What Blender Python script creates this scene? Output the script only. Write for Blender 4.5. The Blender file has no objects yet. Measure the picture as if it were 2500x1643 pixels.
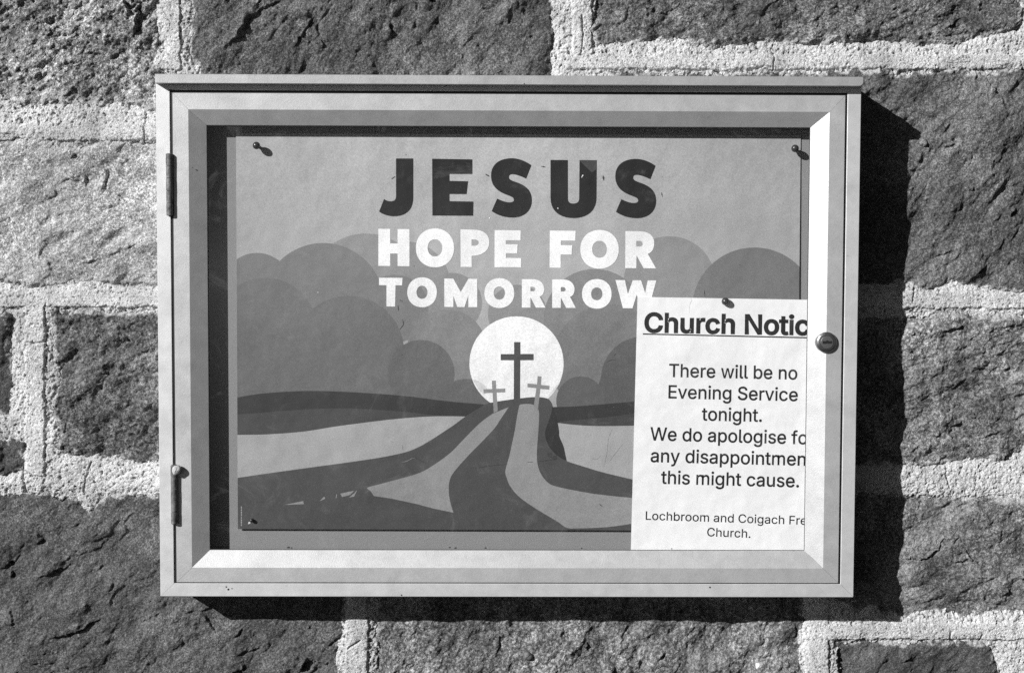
import bpy, math
import numpy as np
from mathutils import Vector, Matrix, Euler

# ------------------------------------------------------------------ camera, light, exposure
scene = bpy.context.scene
col = scene.collection
CAM_LOC = Vector((-0.00887, -1.58676, 0.07964))
CAM_ROT = Euler((math.pi / 2 - 0.05069, -0.00319, -0.00815), 'XYZ')
cam = bpy.data.cameras.new('camera')
cam.lens = 50.0; cam.sensor_width = 36.0; cam.clip_start = 0.02; cam.clip_end = 100.0
cam_ob = bpy.data.objects.new('camera', cam); col.objects.link(cam_ob)
cam_ob.location = CAM_LOC; cam_ob.rotation_euler = CAM_ROT
scene.camera = cam_ob

SUN_DIR = Vector((-1.17, -1.0, 0.72)).normalized()          # from the wall towards the sun
sun = bpy.data.lights.new('sun', 'SUN'); sun.energy = 5.0; sun.angle = math.radians(0.53)
sun.color = (1.0, 1.0, 1.0)                                  # black-and-white film: light kept neutral
sun_ob = bpy.data.objects.new('sun', sun); col.objects.link(sun_ob)
sun_ob.rotation_euler = SUN_DIR.to_track_quat('Z', 'Y').to_euler()
sun_ob.location = SUN_DIR * 5

world = bpy.data.worlds.new('World'); scene.world = world; world.use_nodes = True
wn = world.node_tree.nodes; wl = world.node_tree.links
sky = wn.new('ShaderNodeTexSky'); sky.sky_type = 'NISHITA'; sky.sun_disc = False
sky.air_density = 0.22; sky.dust_density = 0.2; sky.ozone_density = 1.0
sky.sun_elevation = math.asin(SUN_DIR.z)
sky.sun_rotation = math.atan2(SUN_DIR.x, SUN_DIR.y)
sep = wn.new('ShaderNodeSeparateColor')                      # red-filtered monochrome film
bg = wn['Background']; bg.inputs['Strength'].default_value = 0.05
wl.new(sky.outputs[0], sep.inputs[0]); wl.new(sep.outputs[0], bg.inputs['Color'])

scene.view_settings.view_transform = 'Standard'
scene.view_settings.look = 'None'
scene.view_settings.exposure = 0.5
scene.view_settings.gamma = 1.0
scene.view_settings.use_curve_mapping = False
scene.cycles.use_denoising = False
scene.cycles.max_bounces = 8

# ------------------------------------------------------------------ pixel -> place helper
RM = np.array(CAM_ROT.to_matrix()); CL = np.array(CAM_LOC)
FPX = 50.0 / 36.0 * 2500.0

def ray(px, py):
    d = np.stack([(np.asarray(px, float) - 1250.0) / FPX, -(np.asarray(py, float) - 821.5) / FPX,
                  -np.ones_like(np.asarray(px, float))], -1)
    return d @ RM.T

def at(px, py, y0=0.0, k=0.0, z0=0.0):
    """Point where the sight line of a photo pixel meets the plane y = y0 + k (z - z0)."""
    d = ray(px, py)
    t = (y0 + k * (CL[2] - z0) - CL[1]) / (d[..., 1] - k * d[..., 2])
    return CL + d * t[..., None]

# ------------------------------------------------------------------ object helpers
def tag(o, label=None, cat=None, group=None, kind=None):
    if label: o['label'] = label
    if cat: o['category'] = cat
    if group: o['group'] = group
    if kind: o['kind'] = kind
    return o

def empty(name, loc, label, cat, group=None):
    o = bpy.data.objects.new(name, None); col.objects.link(o); o.location = loc
    o.empty_display_size = 0.05
    return tag(o, label, cat, group)

def origin_of(o):
    v = Vector((0, 0, 0))
    while o is not None:
        v += o.location; o = o.parent
    return v

def link_mesh(name, me, mat, parent=None, label=None):
    o = bpy.data.objects.new(name, me); col.objects.link(o)
    for m in (mat if isinstance(mat, (list, tuple)) else [mat]):
        me.materials.append(m)
    if parent is not None:
        o.parent = parent
        o.location = -origin_of(parent)
    if label: o['label'] = label
    return o

def mesh_np(name, V, F):
    """V (n,3) float, F (m,4) int quads."""
    me = bpy.data.meshes.new(name)
    V = np.ascontiguousarray(V, np.float32); F = np.ascontiguousarray(F, np.int32)
    k = F.shape[1]
    me.vertices.add(len(V)); me.vertices.foreach_set('co', V.ravel())
    me.loops.add(F.size); me.loops.foreach_set('vertex_index', F.ravel())
    me.polygons.add(len(F))
    me.polygons.foreach_set('loop_start', np.arange(len(F), dtype=np.int32) * k)
    me.polygons.foreach_set('use_smooth', np.ones(len(F), bool))
    me.update(calc_edges=True); me.validate()
    return me

def mesh_py(name, verts, faces, smooth=False):
    me = bpy.data.meshes.new(name); me.from_pydata([tuple(v) for v in verts], [], faces); me.update()
    if smooth:
        for p in me.polygons: p.use_smooth = True
    return me

# ------------------------------------------------------------------ materials
def new_mat(name):
    m = bpy.data.materials.new(name); m.use_nodes = True
    return m, m.node_tree.nodes, m.node_tree.links, m.node_tree.nodes['Principled BSDF']

def grey(v): return (v, v, v, 1.0)

def coords(N): return N.new('ShaderNodeTexCoord').outputs['Object']

def noise(N, L, vec, scale, detail=4.0, rough=0.55, dist=0.0):
    n = N.new('ShaderNodeTexNoise'); n.inputs['Scale'].default_value = scale
    n.inputs['Detail'].default_value = detail; n.inputs['Roughness'].default_value = rough
    n.inputs['Distortion'].default_value = dist
    L.new(vec, n.inputs['Vector']); return n.outputs['Fac']

def ramp(N, L, fac, stops, interp='LINEAR'):
    r = N.new('ShaderNodeValToRGB'); L.new(fac, r.inputs[0]); e = r.color_ramp.elements
    r.color_ramp.interpolation = interp
    while len(e) > 1: e.remove(e[-1])
    for i, (p, v) in enumerate(stops):
        q = e[0] if i == 0 else e.new(p)
        q.position = p; q.color = grey(v)
    return r.outputs['Color']

def math_node(N, L, op, a, b=None, clamp=False):
    m = N.new('ShaderNodeMath'); m.operation = op; m.use_clamp = clamp
    for i, x in enumerate((a, b)):
        if x is None: continue
        if isinstance(x, (int, float)): m.inputs[i].default_value = x
        else: L.new(x, m.inputs[i])
    return m.outputs[0]

def mixc(N, L, fac, a, b, mode='MIX'):
    m = N.new('ShaderNodeMix'); m.data_type = 'RGBA'; m.blend_type = mode
    for sock, x in ((m.inputs['Factor'], fac), (m.inputs['A'], a), (m.inputs['B'], b)):
        if isinstance(x, (int, float)):
            sock.default_value = x if sock.type == 'VALUE' else grey(x)
        else: L.new(x, sock)
    # RGBA sockets share names; set explicitly
    return m.outputs['Result']

def mixrgb(N, L, fac, a, b, mode='MIX'):
    m = N.new('ShaderNodeMixRGB'); m.blend_type = mode
    for i, x in enumerate((fac, a, b)):
        if isinstance(x, (int, float)):
            m.inputs[i].default_value = x if i == 0 else grey(x)
        else: L.new(x, m.inputs[i])
    return m.outputs[0]

def bump(N, L, height, dist, strength=1.0, normal=None):
    b = N.new('ShaderNodeBump'); b.inputs['Distance'].default_value = dist
    b.inputs['Strength'].default_value = strength
    L.new(height, b.inputs['Height'])
    if normal is not None: L.new(normal, b.inputs['Normal'])
    return b.outputs['Normal']

def stone_mat(name, base, contrast=1.0, pale=0.35, rough_bump=1.0, seed=0.0, grain=1.0):
    m, N, L, P = new_mat(name)
    mp = N.new('ShaderNodeMapping'); L.new(coords(N), mp.inputs['Vector'])
    mp.inputs['Location'].default_value = (seed * 1.7, seed * 0.9, seed * 2.3)
    v = mp.outputs['Vector']
    big = ramp(N, L, noise(N, L, v, 14, 5, 0.6, 0.4), [(0.32, 1 - 0.40 * contrast), (0.5, 1.0), (0.68, 1 + 0.55 * contrast)])
    midn = ramp(N, L, noise(N, L, v, 90 * grain, 6, 0.75, 0.5), [(0.34, 1 - 0.40 * contrast), (0.5, 1.0), (0.66, 1 + 0.55 * contrast)])
    fine = ramp(N, L, noise(N, L, v, 380 * grain, 4, 0.85), [(0.39, 1 - 0.70 * contrast), (0.5, 0.88), (0.60, 1 + 1.15 * contrast)])
    c = mixrgb(N, L, 1.0, big, midn, 'MULTIPLY'); c = mixrgb(N, L, 1.0, c, fine, 'MULTIPLY')
    c = mixrgb(N, L, 1.0, c, base, 'MULTIPLY')
    # pale mineral / lichen patches and quartz grains that stay put
    pm = ramp(N, L, noise(N, L, v, 10, 7, 0.74, 0.8), [(0.50, 0.0), (0.66, pale)])
    pg = ramp(N, L, noise(N, L, v, 260, 5, 0.8), [(0.42, 0.0), (0.58, 1.0)])
    c = mixrgb(N, L, mixrgb(N, L, 1.0, pm, pg, 'MULTIPLY'), c, min(0.55, base * 2.9))
    gr = N.new('ShaderNodeTexVoronoi'); gr.inputs['Scale'].default_value = 330; L.new(v, gr.inputs['Vector'])
    gm = ramp(N, L, gr.outputs['Color'], [(0.90, 0.0), (0.96, 0.6)])
    gd = ramp(N, L, gr.outputs['Distance'], [(0.25, 1.0), (0.4, 0.0)])
    c = mixrgb(N, L, mixrgb(N, L, 1.0, gm, gd, 'MULTIPLY'), c, 0.42)
    at_ = N.new('ShaderNodeAttribute'); at_.attribute_name = 'mortar_smear'
    sg = ramp(N, L, noise(N, L, v, 300, 4, 0.8), [(0.36, 0.25), (0.5, 0.9)])
    c = mixrgb(N, L, mixrgb(N, L, 1.0, at_.outputs['Fac'], sg, 'MULTIPLY'), c, 0.50)
    L.new(c, P.inputs['Base Color']); P.inputs['Roughness'].default_value = 0.85
    P.inputs['Specular IOR Level'].default_value = 0.25
    n1 = bump(N, L, noise(N, L, v, 620, 3, 0.75), 0.0022 * rough_bump)
    n2 = bump(N, L, noise(N, L, v, 190 * grain, 5, 0.7, 0.3), 0.0030 * rough_bump, 1.0, n1)
    L.new(n2, P.inputs['Normal'])
    return m

def mortar_mat():
    m, N, L, P = new_mat('lime_mortar'); v = coords(N)
    big = ramp(N, L, noise(N, L, v, 16, 6, 0.7), [(0.3, 0.62), (0.52, 0.98), (0.68, 1.18)])
    fine = ramp(N, L, noise(N, L, v, 420, 4, 0.8), [(0.35, 0.30), (0.44, 0.95), (0.60, 1.1)])
    c = mixrgb(N, L, 1.0, big, fine, 'MULTIPLY'); c = mixrgb(N, L, 1.0, c, 0.63, 'MULTIPLY')
    vo = N.new('ShaderNodeTexVoronoi'); vo.inputs['Scale'].default_value = 240; L.new(v, vo.inputs['Vector'])
    gm = ramp(N, L, vo.outputs['Color'], [(0.62, 0.0), (0.80, 0.9)])
    gd = ramp(N, L, vo.outputs['Distance'], [(0.22, 1.0), (0.42, 0.0)])
    c = mixrgb(N, L, mixrgb(N, L, 1.0, gm, gd, 'MULTIPLY'), c, 0.13)  # sand grains, plus small pits whose shade is painted as dark spots
    L.new(c, P.inputs['Base Color']); P.inputs['Roughness'].default_value = 0.9
    P.inputs['Specular IOR Level'].default_value = 0.2
    n1 = bump(N, L, noise(N, L, v, 560, 3, 0.75), 0.0024)
    n2 = bump(N, L, noise(N, L, v, 230, 4, 0.7), 0.0026, 1.0, n1)
    L.new(n2, P.inputs['Normal'])
    return m

def metal_mat(name, base=0.72, metallic=0.55, rough=0.5, wear=0.10):
    m, N, L, P = new_mat(name); v = coords(N)
    a = noise(N, L, v, 35, 6, 0.65, 0.3)
    c = ramp(N, L, a, [(0.3, base * (1 - wear)), (0.5, base), (0.72, min(0.95, base * (1 + wear)))])
    sp = ramp(N, L, noise(N, L, v, 260, 2, 0.5), [(0.20, 0.75), (0.27, 1.0)])
    c = mixrgb(N, L, 1.0, c, sp, 'MULTIPLY')
    gr = ramp(N, L, noise(N, L, v, 900, 2, 0.6), [(0.25, 0.90), (0.75, 1.10)])
    c = mixrgb(N, L, 1.0, c, gr, 'MULTIPLY')
    L.new(c, P.inputs['Base Color'])
    r = ramp(N, L, noise(N, L, v, 60, 5, 0.7), [(0.3, rough - 0.06), (0.7, rough + 0.06)])
    L.new(r, P.inputs['Roughness']); P.inputs['Metallic'].default_value = metallic
    L.new(bump(N, L, noise(N, L, v, 1100, 2, 0.6), 0.00012), P.inputs['Normal'])
    return m

def print_mat(name, v0, mott=0.15, vignette=False):
    """Printed paper: one ink tone with slight unevenness of the print."""
    m, N, L, P = new_mat(name); v = coords(N)
    big = ramp(N, L, noise(N, L, v, 11, 5, 0.6, 0.5), [(0.32, 1 - mott * 0.8), (0.68, 1 + mott * 0.8)])
    fine = ramp(N, L, noise(N, L, v, 700, 2, 0.7), [(0.28, 1 - mott * 1.5), (0.72, 1 + mott * 1.5)])
    c = mixrgb(N, L, 1.0, big, fine, 'MULTIPLY'); c = mixrgb(N, L, 1.0, c, v0, 'MULTIPLY')
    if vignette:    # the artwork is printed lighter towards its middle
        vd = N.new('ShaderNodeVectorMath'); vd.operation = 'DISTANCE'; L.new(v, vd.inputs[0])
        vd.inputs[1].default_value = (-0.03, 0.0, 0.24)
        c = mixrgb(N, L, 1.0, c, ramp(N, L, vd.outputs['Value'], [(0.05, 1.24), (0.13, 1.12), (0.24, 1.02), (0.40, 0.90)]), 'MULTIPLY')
    L.new(c, P.inputs['Base Color']); P.inputs['Roughness'].default_value = 0.6
    P.inputs['Specular IOR Level'].default_value = 0.3
    L.new(bump(N, L, noise(N, L, v, 7, 4, 0.55), 0.0075), P.inputs['Normal'])
    return m

def plain_mat(name, v0, rough=0.5, metallic=0.0, vary=0.0, scale=200, spec=0.5):
    m, N, L, P = new_mat(name)
    P.inputs['Roughness'].default_value = rough; P.inputs['Metallic'].default_value = metallic
    P.inputs['Specular IOR Level'].default_value = spec
    v = coords(N)
    c = ramp(N, L, noise(N, L, v, scale, 5, 0.65), [(0.28, max(0.0, v0 * (1 - vary))), (0.72, v0 * (1 + vary))])
    L.new(c, P.inputs['Base Color'])
    if vary > 0.15:
        L.new(bump(N, L, noise(N, L, v, scale * 2, 4, 0.7), 0.0006), P.inputs['Normal'])
    return m

def glass_mat():
    m = bpy.data.materials.new('acrylic_glazing'); m.use_nodes = True
    N = m.node_tree.nodes; L = m.node_tree.links; N.clear()
    out = N.new('ShaderNodeOutputMaterial'); mx = N.new('ShaderNodeMixShader')
    tr = N.new('ShaderNodeBsdfTransparent'); tr.inputs[0].default_value = grey(0.97)
    gl = N.new('ShaderNodeBsdfGlossy'); gl.inputs['Roughness'].default_value = 0.03
    gl.inputs['Color'].default_value = grey(0.9)
    lw = N.new('ShaderNodeLayerWeight'); lw.inputs['Blend'].default_value = 0.5
    fr = math_node(N, L, 'MULTIPLY_ADD', math_node(N, L, 'POWER', lw.outputs['Facing'], 5.0), 0.9)
    fr.node.inputs[2].default_value = 0.035
    L.new(fr, mx.inputs[0]); L.new(tr.outputs[0], mx.inputs[1]); L.new(gl.outputs[0], mx.inputs[2])
    # thin film of dust on the pane
    df = N.new('ShaderNodeBsdfDiffuse'); df.inputs['Color'].default_value = grey(0.7)
    tc = N.new('ShaderNodeTexCoord')
    f = ramp(N, L, noise(N, L, tc.outputs['Object'], 22, 9, 0.75, 1.0), [(0.55, 0.0), (0.74, 0.035)])
    mx2 = N.new('ShaderNodeMixShader')
    L.new(f, mx2.inputs[0]); L.new(mx.outputs[0], mx2.inputs[1]); L.new(df.outputs[0], mx2.inputs[2])
    L.new(mx2.outputs[0], out.inputs[0])
    return m

M_MORTAR = mortar_mat()
M_ALU = metal_mat('anodised_aluminium', 0.61, 0.52, 0.5)
M_DOOR = metal_mat('anodised_door', 0.475, 0.52, 0.5)
M_ALU_CAP = metal_mat('anodised_cap', 0.43, 0.55, 0.5)
M_HINGE = plain_mat('weathered_hinge_metal', 0.10, 0.6, 0.2, 0.85, 160)
M_LOCK = metal_mat('lock_chrome', 0.26, 0.9, 0.34, 0.25)
M_BLACK = plain_mat('keyway_black', 0.01, 0.5)
M_FELT = plain_mat('grey_felt_backing', 0.26, 0.95, 0.0, 0.16, 900, 0.1)
M_GLASS = glass_mat()
M_PIN = plain_mat('dark_pin_plastic', 0.035, 0.22)
M_PINM = plain_mat('pin_steel', 0.4, 0.35, 0.9)
M_PAPER = print_mat('white_paper', 0.79, 0.03)
M_TEXT = print_mat('black_toner', 0.014, 0.05)

# ------------------------------------------------------------------ numpy noise
def _hash(ix, iy, s):
    h = (ix.astype(np.uint32) * np.uint32(374761393) + iy.astype(np.uint32) * np.uint32(668265263)
         + np.uint32(s) * np.uint32(2246822519))
    h = (h ^ (h >> np.uint32(13))) * np.uint32(1274126177)
    h = h ^ (h >> np.uint32(16))
    return h

def gnoise(x, y, s=0):
    xi = np.floor(x).astype(np.int64); yi = np.floor(y).astype(np.int64)
    xf = (x - xi).astype(np.float32); yf = (y - yi).astype(np.float32)
    u = xf * xf * xf * (xf * (xf * 6 - 15) + 10); w = yf * yf * yf * (yf * (yf * 6 - 15) + 10)
    def g(dx, dy):
        a = _hash((xi + dx) & 0xffffffff, (yi + dy) & 0xffffffff, s).astype(np.float32) * np.float32(2 * math.pi / 4294967296.0)
        return np.cos(a) * (xf - dx) + np.sin(a) * (yf - dy)
    a = g(0, 0); b = g(1, 0); c = g(0, 1); d = g(1, 1)
    return ((a + (b - a) * u) * (1 - w) + (c + (d - c) * u) * w) * 1.5

def fbm(x, y, wl, octv=4, gain=0.5, s=0):
    r = 0.0; amp = 1.0
    for i in range(octv):
        r = r + amp * gnoise(x / wl + 17.3 * i + s * 3.1, y / wl - 9.1 * i + s * 1.7, s * 31 + i)
        wl *= 0.5; amp *= gain
    return r

def sstep(x, a, b):
    t = np.clip((x - a) / (b - a), 0, 1); return t * t * (3 - 2 * t)

# ------------------------------------------------------------------ the stone wall
def P2(pts):
    a = np.array(pts, float); w = at(a[:, 0], a[:, 1], 0.0)
    return np.stack([w[:, 0], w[:, 2]], 1) * 1000.0          # mm on the wall plane

def seg_dist(X, Z, poly, closed=True):
    d = np.full(X.shape, 1e9); inside = np.zeros(X.shape, bool); n = len(poly)
    for i in range(n if closed else n - 1):
        ax, az = poly[i]; bx, bz = poly[(i + 1) % n]
        ex, ez = bx - ax, bz - az; L2 = ex * ex + ez * ez + 1e-9
        t = np.clip(((X - ax) * ex + (Z - az) * ez) / L2, 0, 1)
        d = np.minimum(d, (X - ax - t * ex) ** 2 + (Z - az - t * ez) ** 2)
        if closed:
            c = ((az > Z) != (bz > Z))
            if ez != 0: inside ^= c & (X < ex * (Z - az) / ez + ax)
    d = np.sqrt(d)
    return np.where(inside, d, -d) if closed else d

LO, HI, TO, BO = -520, 3020, -420, 2080
STONES = [   # outline (photo pixels on the wall plane), grey, contrast, pale, mesh roughness, level mm, style
 dict(n='A', o=[(LO,TO),(378,TO),(380,0),(386,63),(399,114),(375,143),(371,160),(400,178),(440,200),(440,285),(359,266),(295,251),(211,255),(127,249),(84,262),(27,249),(0,236),(-200,240),(LO,230)], g=.28, c=1.1, p=1.0, r=1.7, lv=0.0, sm=2.2, label='rough pale pitted stone block'),
 dict(n='B', an=50, o=[(470,TO),(1352,TO),(1347,0),(1349,76),(1339,139),(1347,175),(1340,270),(520,270),(500,190),(496,166),(475,143),(468,106),(479,42),(470,0)], g=.105, c=.95, p=.6, r=.85, lv=-.5),
 dict(n='C', o=[(1447,TO),(2480,TO),(2486,0),(2497,20),(2476,68),(2437,76),(2354,95),(2290,105),(2198,105),(2139,93),(2032,93),(1920,105),(1827,97),(1769,95),(1730,107),(1676,93),(1545,102),(1459,108),(1447,73),(1449,20)], g=.125, c=1.05, p=.35, r=1.25, lv=0),
 dict(n='C2', o=[(2560,TO),(HI,TO),(HI,60),(2575,60)], g=.14, c=1, p=.3, r=1.0, lv=0),
 dict(n='D', o=[(1500,185),(2100,179),(2169,183),(2242,188),(2339,173),(2383,180),(2412,192),(2451,173),(2500,171),(HI,175),(HI,715),(2500,713),(2439,703),(2385,701),(2353,691),(2328,677),(2304,687),(2263,699),(2226,691),(2173,689),(2091,697),(1900,700),(1500,700)], g=.12, c=.85, p=.62, r=.8, lv=0),
 dict(n='L', an=16, o=[(1900,780),(2091,781),(2193,775),(2255,773),(2316,767),(2377,779),(2500,777),(HI,780),(HI,1085),(2500,1090),(2480,1100),(2439,1116),(2357,1123),(2279,1129),(2205,1133),(2091,1129),(1900,1130)], g=.165, c=1.0, p=.9, r=1.25, lv=-1),
 dict(n='M', an=7, o=[(1960,1208),(2091,1208),(2193,1206),(2271,1208),(2345,1219),(2377,1213),(2418,1217),(2500,1223),(HI,1220),(HI,1495),(2500,1497),(2424,1498),(2386,1506),(2336,1503),(2295,1493),(2241,1500),(2207,1506),(2197,1500),(2159,1493),(2140,1478),(2112,1481),(2096,1492),(2058,1471),(1960,1430)], g=.15, c=1.0, p=.85, r=.95, lv=-1),
 dict(n='K', o=[(2044,1569),(2084,1566),(2121,1558),(2153,1564),(2194,1571),(2273,1569),(2336,1571),(2389,1569),(2415,1579),(2421,1607),(2425,1643),(2430,BO),(2044,BO),(2046,1620)], g=.095, c=.75, p=.2, r=.65, lv=-.5),
 dict(n='K2', o=[(2520,1600),(HI,1595),(HI,BO),(2520,BO)], g=.12, c=1, p=.3, r=1.0, lv=0),
 dict(n='J', an=62, o=[(921,1380),(1700,1370),(1958,1380),(1957,1525),(1948,1557),(1954,1591),(1950,1617),(1961,1643),(1960,BO),(915,BO),(917,1642),(921,1615),(917,1558),(922,1528)], g=.165, c=1.05, p=.8, r=1.0, lv=0),
 dict(n='I', an=40, o=[(LO,1210),(0,1210),(72,1202),(119,1211),(148,1219),(187,1210),(202,1228),(216,1242),(238,1235),(263,1213),(324,1210),(392,1210),(700,1215),(845,1380),(843,1454),(836,1518),(837,1551),(816,1588),(816,1622),(830,1643),(828,BO),(LO,BO)], g=.092, c=.85, p=.42, r=.68, lv=0),
 dict(n='E', an=28, o=[(LO,345),(0,347),(54,342),(100,350),(143,365),(179,361),(251,354),(358,352),(470,357),(470,694),(390,694),(311,690),(261,682),(161,690),(72,690),(0,680),(LO,680)], g=.32, c=.85, p=.9, r=.6, lv=.5, sm=1.3, label='pale grey stone block with a smoother face'),
 dict(n='H', an=30, o=[(143,772),(197,764),(286,764),(470,768),(470,1130),(322,1128),(283,1119),(222,1108),(154,1101),(149,1087),(158,1058),(150,1033),(136,1019),(134,986),(143,958),(147,915),(140,872),(131,818),(133,785)], g=.125, c=1.1, p=.45, r=1.35, lv=-.5),
 dict(n='F', o=[(LO,772),(0,772),(23,779),(20,825),(27,879),(34,943),(29,994),(20,1008),(0,1008),(LO,1006)], g=.075, c=.7, p=.1, r=.7, lv=0),
 dict(n='G', o=[(LO,1082),(0,1081),(32,1074),(63,1085),(54,1105),(63,1122),(54,1144),(36,1149),(0,1153),(LO,1152)], g=.075, c=.7, p=.1, r=.7, lv=0),
]
STRAPS = [(382,TO,441,172),(64,745,111,1160),(LO,704,460,749),(LO,302,460,344),(1380,134,HI,170),(1398,TO,1446,140),
          (845,1380,899,BO),(1960,1520,HI,1558),(1962,1450,2022,BO),(2060,712,HI,752)]
# cracks and hollows: polyline (photo px), half width mm, depth mm
GROOVES = [
 ([(692,0),(630,28),(600,60),(566,110),(545,122)],3.0,4.5),([(640,-20),(626,28)],1.4,3),([(765,45),(740,85),(722,115)],2.6,4.0),([(772,50),(775,90)],3.2,4.0),
 ([(785,100),(788,120)],2.2,3),([(800,30),(775,55)],1.8,2.5),([(955,55),(956,80),(960,100)],2.2,4.5),([(1016,50),(1012,78)],1.5,2.6),([(895,108),(868,125),(862,165)],1.6,2.2),
 ([(1245,30),(1240,65)],2.0,2.5),([(740,150),(732,180)],3.5,3.5),([(590,155),(580,160)],2.6,2.2),([(545,90),(535,60)],1.6,2.0),([(1048,0),(1062,-8)],4,4),
 ([(302,0),(318,25),(310,48)],8.0,6.0),([(345,0),(338,40),(325,95)],5.5,4.5),([(262,50),(275,52)],1.6,2.5),([(108,58),(125,55)],2.2,3),([(225,132),(250,128)],2.2,2.5),([(80,210),(82,228)],3.5,4),([(100,212),(120,210)],2.2,2.5),
 ([(50,165),(38,180)],2.0,2.5),([(330,130),(345,112)],3.0,2.8),([(190,215),(160,235)],2.5,2.0),([(240,178),(225,190)],1.8,1.8),([(182,215),(180,222)],1.6,2),
 ([(213,432),(208,450)],3.0,3.5),([(265,408),(255,450),(254,480)],2.4,2.6),([(28,438),(36,438)],1.6,2.5),([(250,510),(285,503)],1.4,1.6),([(335,595),(265,622)],2.2,2.6),([(242,632),(195,648)],2.0,2.4),([(240,665),(215,680)],2,1.5),([(185,375),(176,385)],2.5,2.5),
 ([(1585,25),(1625,35),(1665,8)],1.8,3.0),([(1795,72),(1805,58)],1.6,2.5),([(2345,45),(2310,70)],2.2,2.5),([(2395,10),(2385,20)],2.2,2.5),([(2065,75),(2060,90)],1.8,2),
 ([(2265,345),(2252,360)],2.0,3.8),([(2330,350),(2308,360)],2.2,3.8),([(2315,300),(2302,325)],1.3,2.2),([(2372,382),(2362,405)],1.4,2.4),([(2375,455),(2362,468)],2.0,3.4),([(2428,215),(2432,230)],2.0,2.6),([(2478,510),(2464,530)],3.0,4.0),
 ([(2445,520),(2425,545)],2.0,2.4),([(2320,610),(2280,630)],2.2,2.0),([(2410,640),(2362,690)],2.0,3.0),([(2255,190),(2250,208)],1.4,2.0),([(2345,490),(2340,520)],1.5,1.8),([(2415,550),(2420,600)],1.0,1.5),
 ([(2300,808),(2345,797)],2.5,3.6),([(2220,820),(2232,812)],1.8,2.8),([(2325,950),(2350,930)],2.2,3.2),([(2325,1045),(2345,1030)],3.2,4.2),([(2370,1022),(2380,1018)],2.6,3.5),([(2280,1062),(2290,1058)],2.2,3),([(2450,902),(2465,898)],2.4,3.0),
 ([(2370,910),(2390,900)],1.6,2.6),([(2375,1075),(2440,1050)],1.8,2.2),([(2220,1100),(2240,1085)],2.0,2.4),([(2290,1120),(2310,1110)],1.8,2.2),([(2360,895),(2420,905)],1.1,1.8),
 ([(2200,1364),(2260,1363),(2290,1340),(2305,1305)],1.8,3.2),([(2320,1370),(2375,1365),(2350,1340)],2.4,3.2),([(2235,1470),(2325,1453)],1.3,2.2),([(2445,1455),(2460,1440)],2.4,3.4),([(2495,1420),(2500,1400)],3,4),([(2410,1280),(2420,1265)],2.0,2.4),([(2330,1240),(2360,1225)],1.8,2.0),
 ([(0,1390),(38,1365),(46,1355)],2.4,4.0),([(32,1390),(36,1425)],2.6,4.0),([(28,1485),(38,1540)],1.2,3.0),([(92,1330),(105,1312)],2.6,3.4),([(172,1290),(205,1272)],2.0,2.8),([(100,1408),(135,1395),(175,1375)],2.2,2.8),([(160,1372),(172,1355)],1.8,2.4),
 ([(120,1552),(160,1550),(210,1530),(245,1505)],2.2,3.4),([(215,1470),(222,1490)],1.0,1.8),([(265,1445),(288,1402)],1.6,2.8),([(230,1395),(255,1380)],2.0,2.2),([(300,1250),(270,1300),(240,1345)],2.5,1.4),([(340,1520),(400,1490)],1.6,1.4),([(500,1498),(528,1545)],1.5,3.6),
 ([(572,1552),(592,1530)],2.5,3.6),([(550,1640),(604,1630)],1.8,3.6),([(732,1640),(745,1615),(756,1610)],4.5,5.0),([(760,1612),(795,1620),(812,1612)],1.0,2.4),([(800,1575),(820,1560),(833,1555)],1.3,3.0),([(752,1535),(760,1525)],1.2,2.8),([(575,1600),(635,1575)],4,2.2),
 ([(1218,1545),(1220,1580),(1205,1605)],1.4,2.6),([(1375,1530),(1371,1555)],1.6,3),([(1430,1565),(1435,1585)],3.2,4.0),([(1530,1525),(1515,1570)],1.7,3.0),([(1635,1535),(1628,1545)],2.0,2.4),([(1560,1625),(1565,1605)],2.0,3.0),([(1610,1605),(1620,1590)],2.2,3.0),([(1240,1640),(1250,1625)],1.6,2.6),([(1355,1642),(1362,1628)],1.8,3),([(1490,1640),(1500,1625)],2.0,3.0),([(1940,1520),(1945,1545),(1930,1562)],1.2,3.0),([(1850,1575),(1870,1560)],1.8,2.4),([(1000,1622),(990,1630)],1.8,2.5),
 ([(2200,1612),(2225,1604)],2.2,3.2),([(2150,1620),(2160,1605)],1.8,1.8),([(2300,1640),(2345,1630)],1.4,2.2),
 ([(305,830),(312,822)],4.0,3.6),([(300,900),(302,885)],2.8,3.0),([(250,912),(265,908)],2.2,2.6),([(355,1000),(375,980)],3.2,3.4),([(345,1058),(360,1040)],2.2,2.4),([(215,825),(222,835)],1.5,2.2),([(155,1030),(230,1018)],1.1,1.8),([(370,850),(345,860)],2.4,2.8),([(190,980),(182,990)],2.0,2.2),
 ([(15,800),(10,850)],2,1),
]
def axis(a, b, fine, lo, hi):
    core = np.arange(a, b, fine)
    def out(start, end, sgn):
        r = []; x = start; st = fine
        while (x < end) if sgn > 0 else (x > end):
            st = min(st * 1.15, 7.0); x += sgn * st; r.append(x)
        return np.array(r)
    return np.concatenate([out(a, lo, -1)[::-1], core, out(b - fine, hi, 1)])

c0 = P2([(0, 0), (2500, 0), (2500, 1643), (0, 1643)])
xs = axis(c0[:, 0].min() - 12, c0[:, 0].max() + 12, 0.9, -815, 800)
zs = axis(c0[:, 1].min() - 12, c0[:, 1].max() + 12, 0.9, -640, 590)
X, Z = np.meshgrid(xs, zs)
hb = P2([(450, 265), (2020, 265), (2020, 1385), (450, 1385)])
HIDDEN = (X > hb[:, 0].min()) & (X < hb[:, 0].max()) & (Z > hb[:, 1].min()) & (Z < hb[:, 1].max())

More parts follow.
